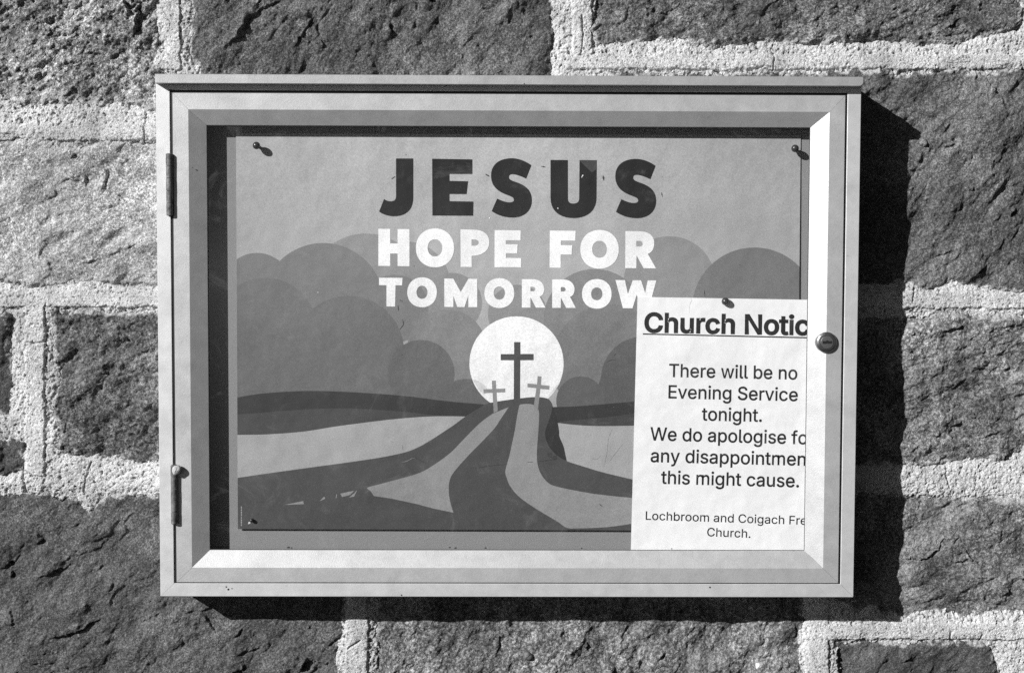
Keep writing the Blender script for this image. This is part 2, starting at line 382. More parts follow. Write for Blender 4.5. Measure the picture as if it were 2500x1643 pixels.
def grid_object(name, sl, H, keep, mat, parent, label=None, attr=None):
    """H in mm, positive towards the viewer; keep = vertex mask."""
    x = X[sl]; z = Z[sl]; ny, nx = x.shape
    q = keep[:-1, :-1] | keep[1:, :-1] | keep[:-1, 1:] | keep[1:, 1:]
    hid = HIDDEN[sl]; q &= ~(hid[:-1, :-1] & hid[1:, 1:])
    idx = np.arange(nx * ny).reshape(ny, nx)
    F = np.stack([idx[:-1, :-1][q], idx[:-1, 1:][q], idx[1:, 1:][q], idx[1:, :-1][q]], 1)
    used = np.unique(F); rm = np.full(nx * ny, -1); rm[used] = np.arange(len(used))
    V = np.stack([x.ravel()[used], -H.ravel()[used], z.ravel()[used]], 1) / 1000.0
    V -= np.array(origin_of(parent))
    me = mesh_np(name, V, rm[F])
    if attr is not None:
        a = me.attributes.new('mortar_smear', 'FLOAT', 'POINT'); a.data.foreach_set('value', attr.ravel()[used].astype(np.float32))
    o = link_mesh(name, me, mat, parent, label); o.location = (0, 0, 0)
    return o

wall = empty('stone_wall', (0, 0, -0.64), 'wall of rough grey stone blocks in pale raised mortar behind the notice case', 'wall')

warp1 = fbm(X, Z, 34, 3, 0.55, 5) * 2.4 + fbm(X, Z, 9, 4, 0.75, 6) * 2.2
grooves = np.zeros(X.shape, np.float32)
wx = X + fbm(X, Z, 9, 3, 0.6, 40) * 2.0; wz = Z + fbm(X, Z, 9, 3, 0.6, 41) * 2.0
for pl, hw, dp in GROOVES:
    # broken ledges: a lip that breaks off steeply to the lower right and falls away gently to the upper left
    p = P2(pl); m = 40
    ix = slice(*np.searchsorted(xs, [p[:, 0].min() - m, p[:, 0].max() + m]))
    iz = slice(*np.searchsorted(zs, [p[:, 1].min() - m, p[:, 1].max() + m]))
    gx = wx[iz, ix]; gz = wz[iz, ix]
    seg = np.hypot(*(p[1:] - p[:-1]).T); tot = seg.sum(); acc = 0.0
    best = np.full(gx.shape, 1e9); tt = np.zeros(gx.shape); side = np.zeros(gx.shape)
    for k in range(len(p) - 1):
        ax, az = p[k]; ex, ez = p[k + 1] - p[k]; L2 = ex * ex + ez * ez + 1e-9
        t = np.clip(((gx - ax) * ex + (gz - az) * ez) / L2, 0, 1)
        dx = gx - ax - t * ex; dz = gz - az - t * ez; d2 = dx * dx + dz * dz
        nrm = (-ez, ex); sg = 1.0 if nrm[0] * -0.85 + nrm[1] * 0.52 > 0 else -1.0
        b = d2 < best; best = np.where(b, d2, best)
        tt = np.where(b, (acc + t * seg[k]) / tot, tt)
        side = np.where(b, sg * (dx * nrm[0] + dz * nrm[1]) / math.sqrt(L2), side)
        acc += seg[k]
    d = np.sqrt(best)
    vary = 0.7 + 0.6 * gnoise(X[iz, ix] / 9, Z[iz, ix] / 9, 77)
    taper = np.clip(np.sin(np.pi * np.clip(tt, 0.02, 0.98)), 0, 1) ** 0.6
    fall = np.exp(-d / (6.0 + 3.0 * hw)) * np.exp(-np.maximum(0, d - np.abs(side)) / 2.0)
    lip = sstep(side, -0.5 - 0.1 * hw, 0.6) * fall
    hollow = (1 - sstep(side, -0.5, 0.5)) * np.exp(-(d / (1.2 * hw + 1.0)) ** 2) * np.exp(-np.maximum(0, d - np.abs(side)) / 2.0)
    grooves[iz, ix] += dp * (1.6 if hw > 2.1 else 1.15) * vary * taper * (0.55 * hollow - 0.75 * lip)

dmax = np.full(X.shape, -1e9, np.float32)
for si, s in enumerate(STONES):
    poly = P2(s['o'])
    m = 14
    ix = slice(*np.searchsorted(xs, [poly[:, 0].min() - m, poly[:, 0].max() + m]))
    iz = slice(*np.searchsorted(zs, [poly[:, 1].min() - m, poly[:, 1].max() + m]))
    sl = (iz, ix); x = X[sl]; z = Z[sl]
    d = seg_dist(x, z, poly) + warp1[sl] * 0.75
    dmax[sl] = np.maximum(dmax[sl], d)
    r = s['r']; S = 100 + si * 7
    # slanted frame: cleavage runs from lower left to upper right
    a = math.radians(s.get('an', 38 + 14 * math.sin(si * 2.1))); u = x * math.cos(a) + z * math.sin(a); w = -x * math.sin(a) + z * math.cos(a)
    u2 = u * 0.62
    def ridged(wl, o, k): return np.sqrt(fbm(u2, w, wl, o, 0.5, k) ** 2 + 0.006)
    h = fbm(u2, w, 110, 2, 0.5, S) * 4.2 + fbm(u2, w, 46, 2, 0.5, S + 4) * 3.4 * (0.5 + 0.5 * r)
    h += ridged(52, 3, S + 20) * 6.2 * (0.5 + 0.5 * r) + ridged(21, 3, S + 21) * 2.1 * (0.2 + 0.8 * r)
    # cleaved terraces, sharp only here and there
    sharp = sstep(fbm(x, z, 60, 3, 0.6, S + 3), 0.0, 0.5)
    t = fbm(u2, w, 70, 4, 0.5, S + 1) * 2.0
    fl = np.floor(t); fr = t - fl
    h += (fl + sstep(fr, 0.0, 0.75 - 0.6 * sharp)) * 1.8
    t2 = fbm(u2 * 1.2, w, 30, 4, 0.55, S + 2) * 1.8
    fl = np.floor(t2); fr = t2 - fl
    msk = sstep(fbm(x, z, 70, 2, 0.5, S + 9), -0.1, 0.4)
    h += (fl + sstep(fr, 0.0, 0.7 - 0.45 * sharp)) * 0.95 * r * msk
    h += fbm(x, z, 17, 3, 0.55, S + 5) * 0.95 * r
    h += fbm(u2, w, 6.0, 4, 0.78, S + 6) * 0.62 * (0.3 + 0.7 * r)
    # pits
    pt = fbm(x, z, 10, 2, 0.5, S + 8)
    h -= sstep(pt, 0.62, 0.95) * 1.9 * r * sstep(fbm(x, z, 90, 2, 0.5, S + 11), -0.2, 0.3)
    h += s['lv'] - grooves[sl]
    h -= 1.7 * np.exp(-np.maximum(d, 0) / 4.0) + np.maximum(-d, 0) * 0.9
    # thin mortar smeared over the block near its joints
    res = sstep((0.78 + fbm(x, z, 13, 4, 0.65, S + 30) * 0.75 + gnoise(x / 50, z / 50, S) * 0.3) * np.exp(-np.maximum(d, 0) / (8.0 * s.get('sm', 0.6))), 0.45, 0.9)
    st = stone_mat('sandstone_%s' % ('abcdefghijklmnopq'[si]), s['g'], s['c'], s['p'], 0.7 + 0.3 * r, si * 3.3, (0.7, 1.3, 1.0, 1.0, 1.15, 0.85, 0.95, 1.5, 1.0, 0.8, 1.25, 1.1, 0.75, 1.4, 1.3)[si])
    grid_object('stone_block', sl, h + res * 0.5, d > -7, st, wall, s.get('label'), res)

# mortar
sd = np.full(X.shape, -1e9, np.float32)
for (x0, y0, x1, y1) in STRAPS:
    p = P2([(x0, y0), (x1, y0), (x1, y1), (x0, y1)])
    ix = slice(*np.searchsorted(xs, [p[:, 0].min() - 20, p[:, 0].max() + 20]))
    iz = slice(*np.searchsorted(zs, [p[:, 1].min() - 20, p[:, 1].max() + 20]))
    sd[iz, ix] = np.maximum(sd[iz, ix], seg_dist(X[iz, ix], Z[iz, ix], p))
sdn = sd + fbm(X, Z, 22, 5, 0.7, 8) * 1.7
strap = sstep(sdn, -0.7, 0.9)
rough = 1.0 - 0.75 * sstep(sdn, -1.5, 2.5)
dout = -(dmax + warp1 * 0.5)
hm = 0.5 + 2.6 * sstep(dout, 0.0, 12.0) + strap * 2.2
hm += fbm(X, Z, 40, 3, 0.5, 9) * 0.9
hm += (fbm(X, Z, 9, 3, 0.65, 10) * 1.0 + fbm(X, Z, 3.6, 3, 0.8, 11) * 0.60) * rough
pt = fbm(X, Z, 4.6, 2, 0.6, 12)
hm -= sstep(pt, 0.47, 0.75) * 2.4 * (0.22 + 0.78 * rough)
edge = np.minimum(dout, 0.0)
for pl in ([(225, 1128), (212, 1165), (205, 1200)], [(359, 268), (356, 300), (352, 345)], [(1888, 132), (1890, 150), (1886, 172)], [(2308, 1155), (2316, 1185)], [(57, 1130), (58, 1165), (66, 1200)],
           [(66, 836), (90, 838), (113, 834)], [(2320, 1540), (2316, 1560)], [(1420, 40), (1424, 90), (1418, 130)], [(2395, 1545), (2390, 1568)], [(2230, 705), (2226, 735)], [(880, 1560), (850, 1580)]):
    p = P2(pl); ix = slice(*np.searchsorted(xs, [p[:, 0].min() - 8, p[:, 0].max() + 8])); iz = slice(*np.searchsorted(zs, [p[:, 1].min() - 8, p[:, 1].max() + 8]))
    hm[iz, ix] -= 2.6 * (1 - sstep(seg_dist(wx[iz, ix] * .5 + X[iz, ix] * .5, wz[iz, ix] * .5 + Z[iz, ix] * .5, p, False), 0.4, 1.3))
hm += edge * 2.0 + np.minimum(0, sstep(dout, -1.2, 1.0) - 1) * 1.0
grid_object('mortar', (slice(None), slice(None)), hm, dout > -6.0, M_MORTAR, wall, 'pale sandy mortar joints')

# body of the wall behind the faces
def box_mesh(name, x0, x1, y0, y1, z0, z1):
    v = [(x0, y0, z0), (x1, y0, z0), (x1, y1, z0), (x0, y1, z0), (x0, y0, z1), (x1, y0, z1), (x1, y1, z1), (x0, y1, z1)]
    f = [(0, 1, 5, 4), (1, 2, 6, 5), (2, 3, 7, 6), (3, 0, 4, 7), (4, 5, 6, 7), (3, 2, 1, 0)]
    return mesh_py(name, v, f)
link_mesh('wall_core', box_mesh('wall_core', -0.812, 0.797, 0.022, 0.35, -0.64, 0.588), M_MORTAR, wall)

# pebbles caught in the wall
def blob_mesh(name, c, rx, ry, rz, seed, n=20):
    V = []; F = []
    rng = np.random.RandomState(seed); ph = rng.rand(6) * 6.28
    for i in range(n + 1):
        th = math.pi * i / n
        for j in range(2 * n):
            a = 2 * math.pi * j / (2 * n)
            k = 1 + 0.07 * math.sin(2 * a + ph[0]) * math.sin(th) + 0.06 * math.sin(3 * a + 2 * th + ph[1]) + 0.04 * math.sin(5 * th + ph[2])
            V.append((c[0] + rx * k * math.sin(th) * math.cos(a), c[1] + ry * k * math.cos(th), c[2] + rz * k * math.sin(th) * math.sin(a)))
    for i in range(n):
        for j in range(2 * n):
            q = (j + 1) % (2 * n)
            F.append((i * 2 * n + j, (i + 1) * 2 * n + j, (i + 1) * 2 * n + q, i * 2 * n + q))
    return mesh_py(name, V, F, True)
M_PEB = plain_mat('white_quartz', 0.5, 0.6, 0, 0.3, 300); M_PEBD = plain_mat('dark_pebble', 0.10, 0.6, 0, 0.3, 300)
for k, (px, py, r, mm, ht) in enumerate([(1834, 85, .0048, M_PEB, -.003), (1863, 73, .0048, M_PEBD, -.002), (2041, 77, .005, M_PEBD, -.001),
                                     (1289, 1600, .0058, M_PEBD, -.001), (1852, 1624, .0055, M_PEB, 0.0)]):
    c = at(px, py, ht)
    link_mesh('pebble', blob_mesh('pebble', c, r, r * .8, r * (1.25 if k == 1 else .9), k), mm, wall,
              'white pebble set in the wall' if mm is M_PEB else 'dark pebble set in the wall')

# ------------------------------------------------------------------ notice case
board = empty('notice_board', (0, -0.004, -0.2804), 'silver aluminium notice case with locked glazed door, hung on the stone wall', 'notice board')
FRONT = -0.060
X0, X1, Z0, Z1 = -0.3760, 0.3760, -0.2804, 0.2785

def frame_mesh(name, rings, gap=0.00012):
    """rings: list of (uL, uR, uT, uB, y) around the closed section; four mitred bars."""
    V = []; F = []; n = len(rings)
    def corner(i, c):
        uL, uR, uT, uB, y = rings[i]
        return [(X0 + uL, y, Z1 - uT), (X1 - uR, y, Z1 - uT), (X1 - uR, y, Z0 + uB), (X0 + uL, y, Z0 + uB)][c]
    dirs = [Vector((1, 0, 0)), Vector((0, 0, -1)), Vector((-1, 0, 0)), Vector((0, 0, 1))]
    for b in range(4):
        s = len(V); d = dirs[b] * gap
        for i in range(n):
            V.append(Vector(corner(i, b)) + d); V.append(Vector(corner(i, (b + 1) % 4)) - d)
        for i in range(n):
            j = (i + 1) % n
            F.append((s + 2 * i, s + 2 * i + 1, s + 2 * j + 1, s + 2 * j))
        F.append([s + 2 * i for i in range(n)]); F.append([s + 2 * i + 1 for i in reversed(range(n))])
    me = mesh_py(name, V, F)
    import bmesh
    bm = bmesh.new(); bm.from_mesh(me); bmesh.ops.recalc_face_normals(bm, faces=bm.faces); bm.to_mesh(me); bm.free()
    return me

def rings_of(section, wid):
    """section: (fraction keys) -> rings; wid(u key) gives (L,R,T,B) metres."""
    return [(*wid(k), y) for k, y in section]

ch = 0.0005
def w_case(k):
    base = {0: (0, 0, 0, 0), 1: (.0150, .0145, .0150, .0145)}
    a, s = k
    b = base[a]; return tuple(v + s for v in b)
case_sec = [((0, 0), -.004), ((0, 0), FRONT + ch), ((0, ch), FRONT), ((1, -ch), FRONT), ((1, 0), FRONT + ch), ((1, 0), -.004)]
link_mesh('case_frame', frame_mesh('case_frame', rings_of(case_sec, w_case)), M_ALU, board)

DO = (.0178, .0168, .0180, .0155)          # door outer edge from the case edge, L R T B
DF = (.0345, .0337, .0355, .0317)          # end of the flat face
DI = (.0524, .0524, .0515, .0495)          # inner lip
LIP = -0.0524
def w_door(k):
    a, s = k
    return tuple(v + s for v in (DO, DF, DI)[a])
DFY = FRONT - 0.0004
door_sec = [((0, 0), -.046), ((0, 0), DFY + ch), ((0, ch), DFY), ((1, 0), DFY), ((2, -.0004), LIP - .0002), ((2, 0), LIP + .0003), ((2, 0), -.0516), ((1, 0), -.0495), ((1, 0), -.046)]
door = link_mesh('door_frame', frame_mesh('door_frame', rings_of(door_sec, w_door)), M_DOOR, board)
sl_r = [tuple([*[q + .0001 for q in (.0150, .0145, .0150, .0145)], -.0588]), tuple([*[q - .0001 for q in DO], -.0588]), tuple([*[q - .0001 for q in DO], -.048]), tuple([*[q + .0001 for q in (.0150, .0145, .0150, .0145)], -.048])]  # black strip added in the door gap; its colour supplies the shade
link_mesh('gap_shade_strip', frame_mesh('gap_shade_strip', sl_r), M_BLACK, board, 'black strip standing in for shade in the gap round the door')
gk = [(2, -.0010), (2, .0005), (2, .0005), (2, -.0010)]
link_mesh('gasket', frame_mesh('gasket', [tuple([*w_door((a, b)), y]) for (a, b), y in zip(gk, (-.0519, -.0519, -.0512, -.0512))]), M_BLACK, door, 'thin dark glazing gasket')
pane = box_mesh('glazing', X0 + DI[0] - .0015, X1 - DI[1] + .0015, -.0513, -.0506, Z0 + DI[3] - .0015, Z1 - DI[2] + .0015)
link_mesh('glazing', pane, M_GLASS, door, 'clear dusty glazing')

BACK_Y = -0.0366
link_mesh('backing_panel', box_mesh('backing_panel', X0 + .0152, X1 - .0147, BACK_Y, -.028, Z0 + .0147, Z1 - .0152), M_FELT, board)

# rain cap: thin sheet over the top with a deep front lip, rounded lower ends
def cap_mesh():
    x0, x1 = X0 + .0018, X1 - .0002; zt = 0.2790; zb = zt - .0100; yf = FRONT - .0105; yb = FRONT - .0006
    prof = []; rL, rR = .0008, .0042
    def arc(cx, cz, r, a0, a1, n=8):
        return [(cx + r * math.cos(a0 + (a1 - a0) * i / n), cz + r * math.sin(a0 + (a1 - a0) * i / n)) for i in range(n + 1)]
    prof += arc(x0 + rL, zb + rL, rL, math.pi, 1.5 * math.pi) + arc(x1 - rR, zb + rR, rR, 1.5 * math.pi, 2 * math.pi)
    prof += arc(x1 - .0012, zt - .0012, .0012, 0, math.pi / 2) + [(x0, zt)]
    V = []; F = []; n = len(prof)
    cx = (x0 + x1) / 2; cz = (zt + zb) / 2
    def inset(p, e):
        return (p[0] + (e if p[0] < cx else -e), p[1] + (e if p[1] < cz else -e))
    for y, e in ((yb, 0), (yf + .0006, 0), (yf, .0006)):
        for p in prof:
            q = inset(p, e); V.append((q[0], y, q[1]))
    for k in range(2):
        for i in range(n):
            j = (i + 1) % n; F.append((k * n + i, (k + 1) * n + i, (k + 1) * n + j, k * n + j))
    F.append([2 * n + i for i in range(n)]); F.append([i for i in reversed(range(n))])
    s = len(V)   # top sheet running back to the wall
    b = [(x0, yb, Z1 + .0001), (x1, yb, Z1 + .0001), (x1, -.004, Z1 + .0001), (x0, -.004, Z1 + .0001)]
    V += b + [(p[0], p[1], zt + .0006) for p in b]
    F += [tuple(s + i for i in f) for f in ((0, 1, 5, 4), (1, 2, 6, 5), (2, 3, 7, 6), (3, 0, 4, 7), (4, 5, 6, 7), (3, 2, 1, 0))]
    return mesh_py('rain_cap', V, F)
link_mesh('rain_cap', cap_mesh(), M_ALU_CAP, board)

def lathe(name, prof, c, axis_y=True, seg=40, smooth=True, cap=True):
    """prof: (radius, offset); offset runs towards the viewer (-y) from c."""
    V = []; F = []
    for r, o in prof:
        for j in range(seg):
            a = 2 * math.pi * j / seg
            V.append((c[0] + r * math.cos(a), c[1] - o, c[2] + r * math.sin(a)) if axis_y else
                     (c[0] + r * math.cos(a), c[1] + r * math.sin(a), c[2] + o))
    for i in range(len(prof) - 1):
        for j in range(seg):
            q = (j + 1) % seg
            F.append((i * seg + j, i * seg + q, (i + 1) * seg + q, (i + 1) * seg + j))
    if cap:
        F.append([j for j in range(seg)]); F.append([(len(prof) - 1) * seg + j for j in range(seg)])
    me = mesh_py(name, V, F)
    import bmesh
    bm = bmesh.new(); bm.from_mesh(me); bmesh.ops.recalc_face_normals(bm, faces=bm.faces); bm.to_mesh(me); bm.free()
    if smooth:
        me.polygons.foreach_set('use_smooth', [True] * len(me.polygons))
        me.set_sharp_from_angle(angle=math.radians(32))
    return me

# hinges: weathered knuckles standing over the gap on the left
for (xa, ya, xb, yb, lump) in ((411, 375, 417, 527, 0), (425, 1134, 426, 1279, 1)):
    a = at(xa, ya, FRONT - .002); b = at(xb, yb, FRONT - .002)
    zt, zb = a[2], b[2]; h = zt - zb; r = .0036
    prof = [(r * .8, 0), (r, .0008)]
    for k in range(1, 5):
        zc = h * k / 5; prof += [(r, zc - .0005), (r * .86, zc - .0001), (r * .86, zc + .0001), (r * (1.0 + .03 * (-1) ** k), zc + .0005)]
    prof += [(r, h - .001), (r * .75, h)]
    hg = link_mesh('hinge', lathe('hinge', prof, ((a[0] + b[0]) / 2, FRONT - .0022, zb), False, 24), M_HINGE, board, 'weathered grey hinge knuckle')
    if lump:
        c = at(431, 1147, FRONT - .005)
        link_mesh('cobweb_lump', blob_mesh('cobweb_lump', c, .0048, .0040, .0055, 9), plain_mat('dusty_lump', .38, .95, 0, .4, 500), hg)

# grit lying on the lower lip and specks on the frames
rngd = np.random.RandomState(12)
for px, py, r in [(704, 1336, .0013), (712, 1337, .0008), (1098, 1336, .0009), (1112, 1337, .0011), (1185, 1337, .0010), (1420, 1338, .0008), (1640, 1339, .0007), (1935, 1343, .0006)]:
    c = at(px, py, LIP - .0004)
    link_mesh('grit', blob_mesh('grit', c, r * 1.4, r * .6, r * .7, int(px), 6), M_BLACK, door, 'dark crumb of grit')
for px, py, r in [(552, 1432, .0008), (557, 1438, .0011), (566, 1436, .0006), (470, 410, .0006), (1733, 1433, .0009), (1280, 205, .0006), (980, 1452, .0008)]:
    c = at(px, py, FRONT - (.0002 if py > 230 else .0106))
    link_mesh('grit', blob_mesh('grit', c, r, r * .4, r, int(px), 6), M_BLACK, board, 'dark speck of dirt')

# lock
lc = at(2017, 835.5, DFY)
lock = link_mesh('lock', lathe('lock', [(.0112, -.006), (.0112, .0018), (.0109, .0026), (.0100, .0034), (.0078, .0040), (.0074, .0040), (.0072, .0030)], lc, True, 56), M_LOCK, board, 'round keyed cam lock')
link_mesh('lock_barrel', lathe('lock_barrel', [(.0070, -.004), (.0070, .0040), (.0066, .0044), (.0040, .0046)], lc, True, 48), metal_mat('barrel_metal', .30, .85, .38), lock)
def slot_mesh():
    # waisted horizontal keyway
    p = [(-.0040, .0009), (-.0012, .0009), (-.0006, .0013), (.0010, .0013), (.0016, .0007), (.0044, .0010), (.0044, -.0006), (.0014, -.0009), (.0004, -.0005), (-.0014, -.0009), (-.0040, -.0009)]
    y = lc[1] - .00475
    p = [(a * 1.2, b * 1.7) for a, b in p]
    V = [(lc[0] + a, y, lc[2] + b) for a, b in p] + [(lc[0] + a, y + .003, lc[2] + b) for a, b in p]; n = len(p)
    return mesh_py('keyhole', V, [list(range(n))] + [(i, (i + 1) % n, n + (i + 1) % n, n + i) for i in range(n)])
link_mesh('keyhole', slot_mesh(), M_BLACK, lock)

# ------------------------------------------------------------------ flat printed shapes
def fill2d(contours):
    """contours in plane coordinates -> (verts2d, faces) with holes (even-odd)."""
    cu = bpy.data.curves.new('tmp', 'CURVE'); cu.dimensions = '2D'; cu.fill_mode = 'FRONT'
    for c in contours:
        s = cu.splines.new('POLY'); s.points.add(len(c) - 1)
        for i, (a, b) in enumerate(c): s.points[i].co = (a * 100, b * 100, 0, 1)
        s.use_cyclic_u = True
    ob = bpy.data.objects.new('tmp', cu); col.objects.link(ob)
    dg = bpy.context.evaluated_depsgraph_get()
    me = bpy.data.meshes.new_from_object(ob.evaluated_get(dg))
    v = [(q.co.x / 100, q.co.y / 100) for q in me.vertices]; f = [tuple(p.vertices) for p in me.polygons]
    bpy.data.objects.remove(ob); bpy.data.curves.remove(cu); bpy.data.meshes.remove(me)
    return v, f

def bez(p0, p1, p2, p3, n=10):
    r = []
    for i in range(1, n + 1):
        t = i / n; u = 1 - t
        r.append((u**3 * p0[0] + 3*u*u*t*p1[0] + 3*u*t*t*p2[0] + t**3*p3[0], u**3 * p0[1] + 3*u*u*t*p1[1] + 3*u*t*t*p2[1] + t**3*p3[1]))
    return r

def path(d):
    """Small path language: M L C Z, several sub-paths."""
    tk = d.replace(',', ' ').split(); out = []; cur = []; i = 0; cmd = 'L'
    while i < len(tk):
        if tk[i] in 'MLCZ':
            cmd = tk[i]; i += 1
            if cmd == 'Z': out.append(cur); cur = []
            continue
        if cmd in 'ML':
            cur.append((float(tk[i]), float(tk[i + 1]))); i += 2
        else:
            v = [float(q) for q in tk[i:i + 6]]; i += 6
            cur += bez(cur[-1], v[0:2], v[2:4], v[4:6])
    if cur: out.append(cur)
    return out

def cr(pts, n=6):
    """Catmull-Rom through open points."""
    P = [pts[0]] + list(pts) + [pts[-1]]; r = [pts[0]]
    for i in range(1, len(P) - 2):
        p0, p1, p2, p3 = P[i - 1], P[i], P[i + 1], P[i + 2]
        for k in range(1, n + 1):
            t = k / n
            r.append(tuple(0.5 * (2*p1[c] + (p2[c]-p0[c])*t + (2*p0[c]-5*p1[c]+4*p2[c]-p3[c])*t*t + (3*p1[c]-p0[c]-3*p2[c]+p3[c])*t**3) for c in (0, 1)))
    return r

def ell(cx, cy, rx, ry, n=64, a0=0, a1=360):
    return [(cx + rx * math.cos(math.radians(a0 + (a1 - a0) * i / n)), cy + ry * math.sin(math.radians(a0 + (a1 - a0) * i / n))) for i in range(n)]

class Plane:
    def __init__(s, y0, k, z0): s.y0, s.k, s.z0 = y0, k, z0
    def xz(s, contour, off=0.0):
        a = np.array(contour, float); w = at(a[:, 0], a[:, 1], s.y0 - off, s.k, s.z0)
        return [(p[0], p[2]) for p in w]
    def y(s, z, off): return s.y0 - off + s.k * (z - s.z0)

def printed(name, plane, contours, off, mat, parent, label=None):
    v, f = fill2d([plane.xz(c, off) for c in contours])
    V = [(a, plane.y(b, off), b) for a, b in v]
    return link_mesh(name, mesh_py(name, V, f), mat, parent, label)

def printed_multi(name, plane, groups, off, mat, parent, label=None):
    V = []; F = []
    for gi, contours in enumerate(groups):
        v, f = fill2d([plane.xz(c, off) for c in contours]); s = len(V)
        V += [(a, plane.y(b, off), b) for a, b in v]; F += [tuple(s + i for i in q) for q in f]
    return link_mesh(name, mesh_py(name, V, F), mat, parent, label)

def sheet(name, plane, quad, off, th, mat, parent, label=None):
    q = plane.xz(quad, off)
    V = [(a, plane.y(b, off), b) for a, b in q] + [(a, plane.y(b, off - th), b) for a, b in q]
    F = [(0, 1, 2, 3), (7, 6, 5, 4)] + [(i, 4 + i, 4 + (i + 1) % 4, (i + 1) % 4) for i in range(4)]
    return link_mesh(name, mesh_py(name, V, F), mat, parent, label)

def clip_poly(poly, inside, inter):
    out = []; n = len(poly)
    for i in range(n):
        a, b = poly[i], poly[(i + 1) % n]; ia, ib = inside(a), inside(b)
        if ia: out.append(a)
        if ia != ib: out.append(inter(a, b))
    return out

# poster: leans off the backing towards its foot
PP = Plane(BACK_Y - 0.0012, 0.0060, 0.215)
PQ = [(576, 326), (1955, 331), (1945.5, 1296), (580.5, 1291)]
def clip_quad(poly):
    for i in range(4):
        a, b = PQ[i], PQ[(i + 1) % 4]
        ex, ey = b[0] - a[0], b[1] - a[1]
        s = lambda p: ex * (p[1] - a[1]) - ey * (p[0] - a[0]) - 2.0 * math.hypot(ex, ey) * 0.1
        def inter(p, q):
            sp, sq = s(p), s(q); t = sp / (sp - sq); return (p[0] + (q[0] - p[0]) * t, p[1] + (q[1] - p[1]) * t)
        poly = clip_poly(poly, lambda p: s(p) >= 0, inter)
        if len(poly) < 3: return []
    return poly

INK = {}
def ink(v):
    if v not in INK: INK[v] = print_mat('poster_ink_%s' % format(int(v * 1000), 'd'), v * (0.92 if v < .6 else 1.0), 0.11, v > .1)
    return INK[v]
po = at(1262, 1293, BACK_Y)
poster = empty('poster', tuple(po), 'large printed poster of hills, clouds and crosses pinned inside the notice case', 'poster')
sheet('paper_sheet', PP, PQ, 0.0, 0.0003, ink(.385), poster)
LV = [0]; LSTEP = 0.000007
def art(name, contours, v, label=None, clip=True, step=True):
    if step: LV[0] += 1
    off = LV[0] * LSTEP
    cs = [clip_quad(c) if clip else c for c in contours]
    cs = [c for c in cs if len(c) > 2]
    if cs: return printed(name, PP, cs, off, ink(v), poster, label)

def T(z, ox, oy):
    return lambda pts: [(ox + x / z, oy + y / z) for x, y in pts]
t1 = T(3.719, 560, 560); t2 = T(4.74, 1080, 740); t3 = T(3.909, 560, 920); t4 = T(4.344, 1060, 960); t5 = T(5.174, 1540, 560); t6 = T(3.1316, 880, 360)
def circ(t, cx, cy, r, ry=None): return t(ell(cx, cy, r, ry or r, 96))

# clouds, back to front (lower halves run down behind the hills)
def lobe(pts_circle, base):
    return pts_circle
art('cloud', [circ(t1, 1240, 560, 522)], .262); art('cloud', [circ(t1, 1600, 520, 410)], .262)
art('cloud', [circ(t5, 490, 668, 580)], .262)
art('cloud', [circ(t6, 700, 1190, 230)], .25); art('cloud', [circ(t6, 1200, 1275, 225)], .25)
art('cloud', [circ(t6, 1790, 1320, 390)], .215); art('cloud', [circ(t1, 1500, 720, 308)], .20)
art('cloud', [circ(t1, 1975, 1090, 362)], .215)
art('cloud', [circ(t1, 250, 537, 322)], .185)
art('cloud', [circ(t1, 850, 680, 555)], .185)
art('cloud', [circ(t2, 1935, 690, 675)], .185); art('cloud', [circ(t5, 1560, 1020, 790)], .178)
art('cloud', [circ(t1, 330, 900, 460)], .155); art('cloud', [circ(t1, 1080, 1110, 505)], .150)
art('cloud', [t1([(-60, 900), (600, 900), (1585, 1100), (1600, 1700), (-60, 1700)])], .150)
art('cloud', [circ(t1, 1740, 1308, 304)], .132); art('cloud', [circ(t2, 2330, 880, 495)], .108)
art('cloud', [t2([(1835, 850), (2400, 850), (2400, 1300), (1700, 1300)])], .108)
art('cloud', [circ(t1, 2150, 1660, 303)], .128); art('cloud', [circ(t2, 1600, 1130, 282)], .118)
art('cloud', [t1([(1500, 1385), (2042, 1385), (2350, 1500), (2500, 1750), (1500, 1750)])], .128)
art('sun_disc', [circ(t2, 858, 699, 545)], .80)
art('cloud', [t2([(352, 888), (400, 893), (460, 925), (510, 975), (540, 1015), (480, 1065), (425, 1005), (380, 935)])], .62, 'pale cloud edge seen against the sun')
art('cloud', [t2([(1345, 930), (1290, 985), (1210, 1095), (1255, 1062), (1310, 1000), (1355, 935)])], .62, 'pale cloud edge seen against the sun', step=False)
# hills and fields
hill_top = cr(t3([(60, 199), (300, 160), (600, 138), (850, 134), (1100, 142), (1400, 160), (1700, 185), (2111, 235)]) + t4([(545, 118)]))
art('hill', [hill_top + t4([(900, 400), (0, 500)]) + t3([(1800, 800), (60, 960)])], .036)
art('hill', [cr(t3([(60, 357), (260, 345), (600, 318), (900, 302), (1200, 302), (1500, 320), (1700, 335), (1900, 360), (2080, 376)])) + t3([(2000, 600), (60, 700)])], .062)
fld = cr(t3([(60, 553), (350, 548), (700, 522), (1000, 475), (1300, 435), (1600, 400), (1900, 378), (2111, 375)]) + t4([(340, 246)]))
art('field', [fld + t4([(330, 400), (0, 600)]) + t3([(1800, 900), (60, 1000)])], .40)
art('hill', [cr(t4([(1230, 146), (1500, 138), (1800, 115), (2200, 80)])) + t4([(2200, 420), (1240, 420)])], .036)
art('hill', [t4([(1330, 300), (1500, 285), (1800, 255), (2200, 205), (2200, 420), (1300, 420)])], .058)
art('field', [cr(t4([(1300, 312), (1500, 335), (1750, 347), (2200, 342)])) + t4([(2200, 980), (1250, 760)])], .40)
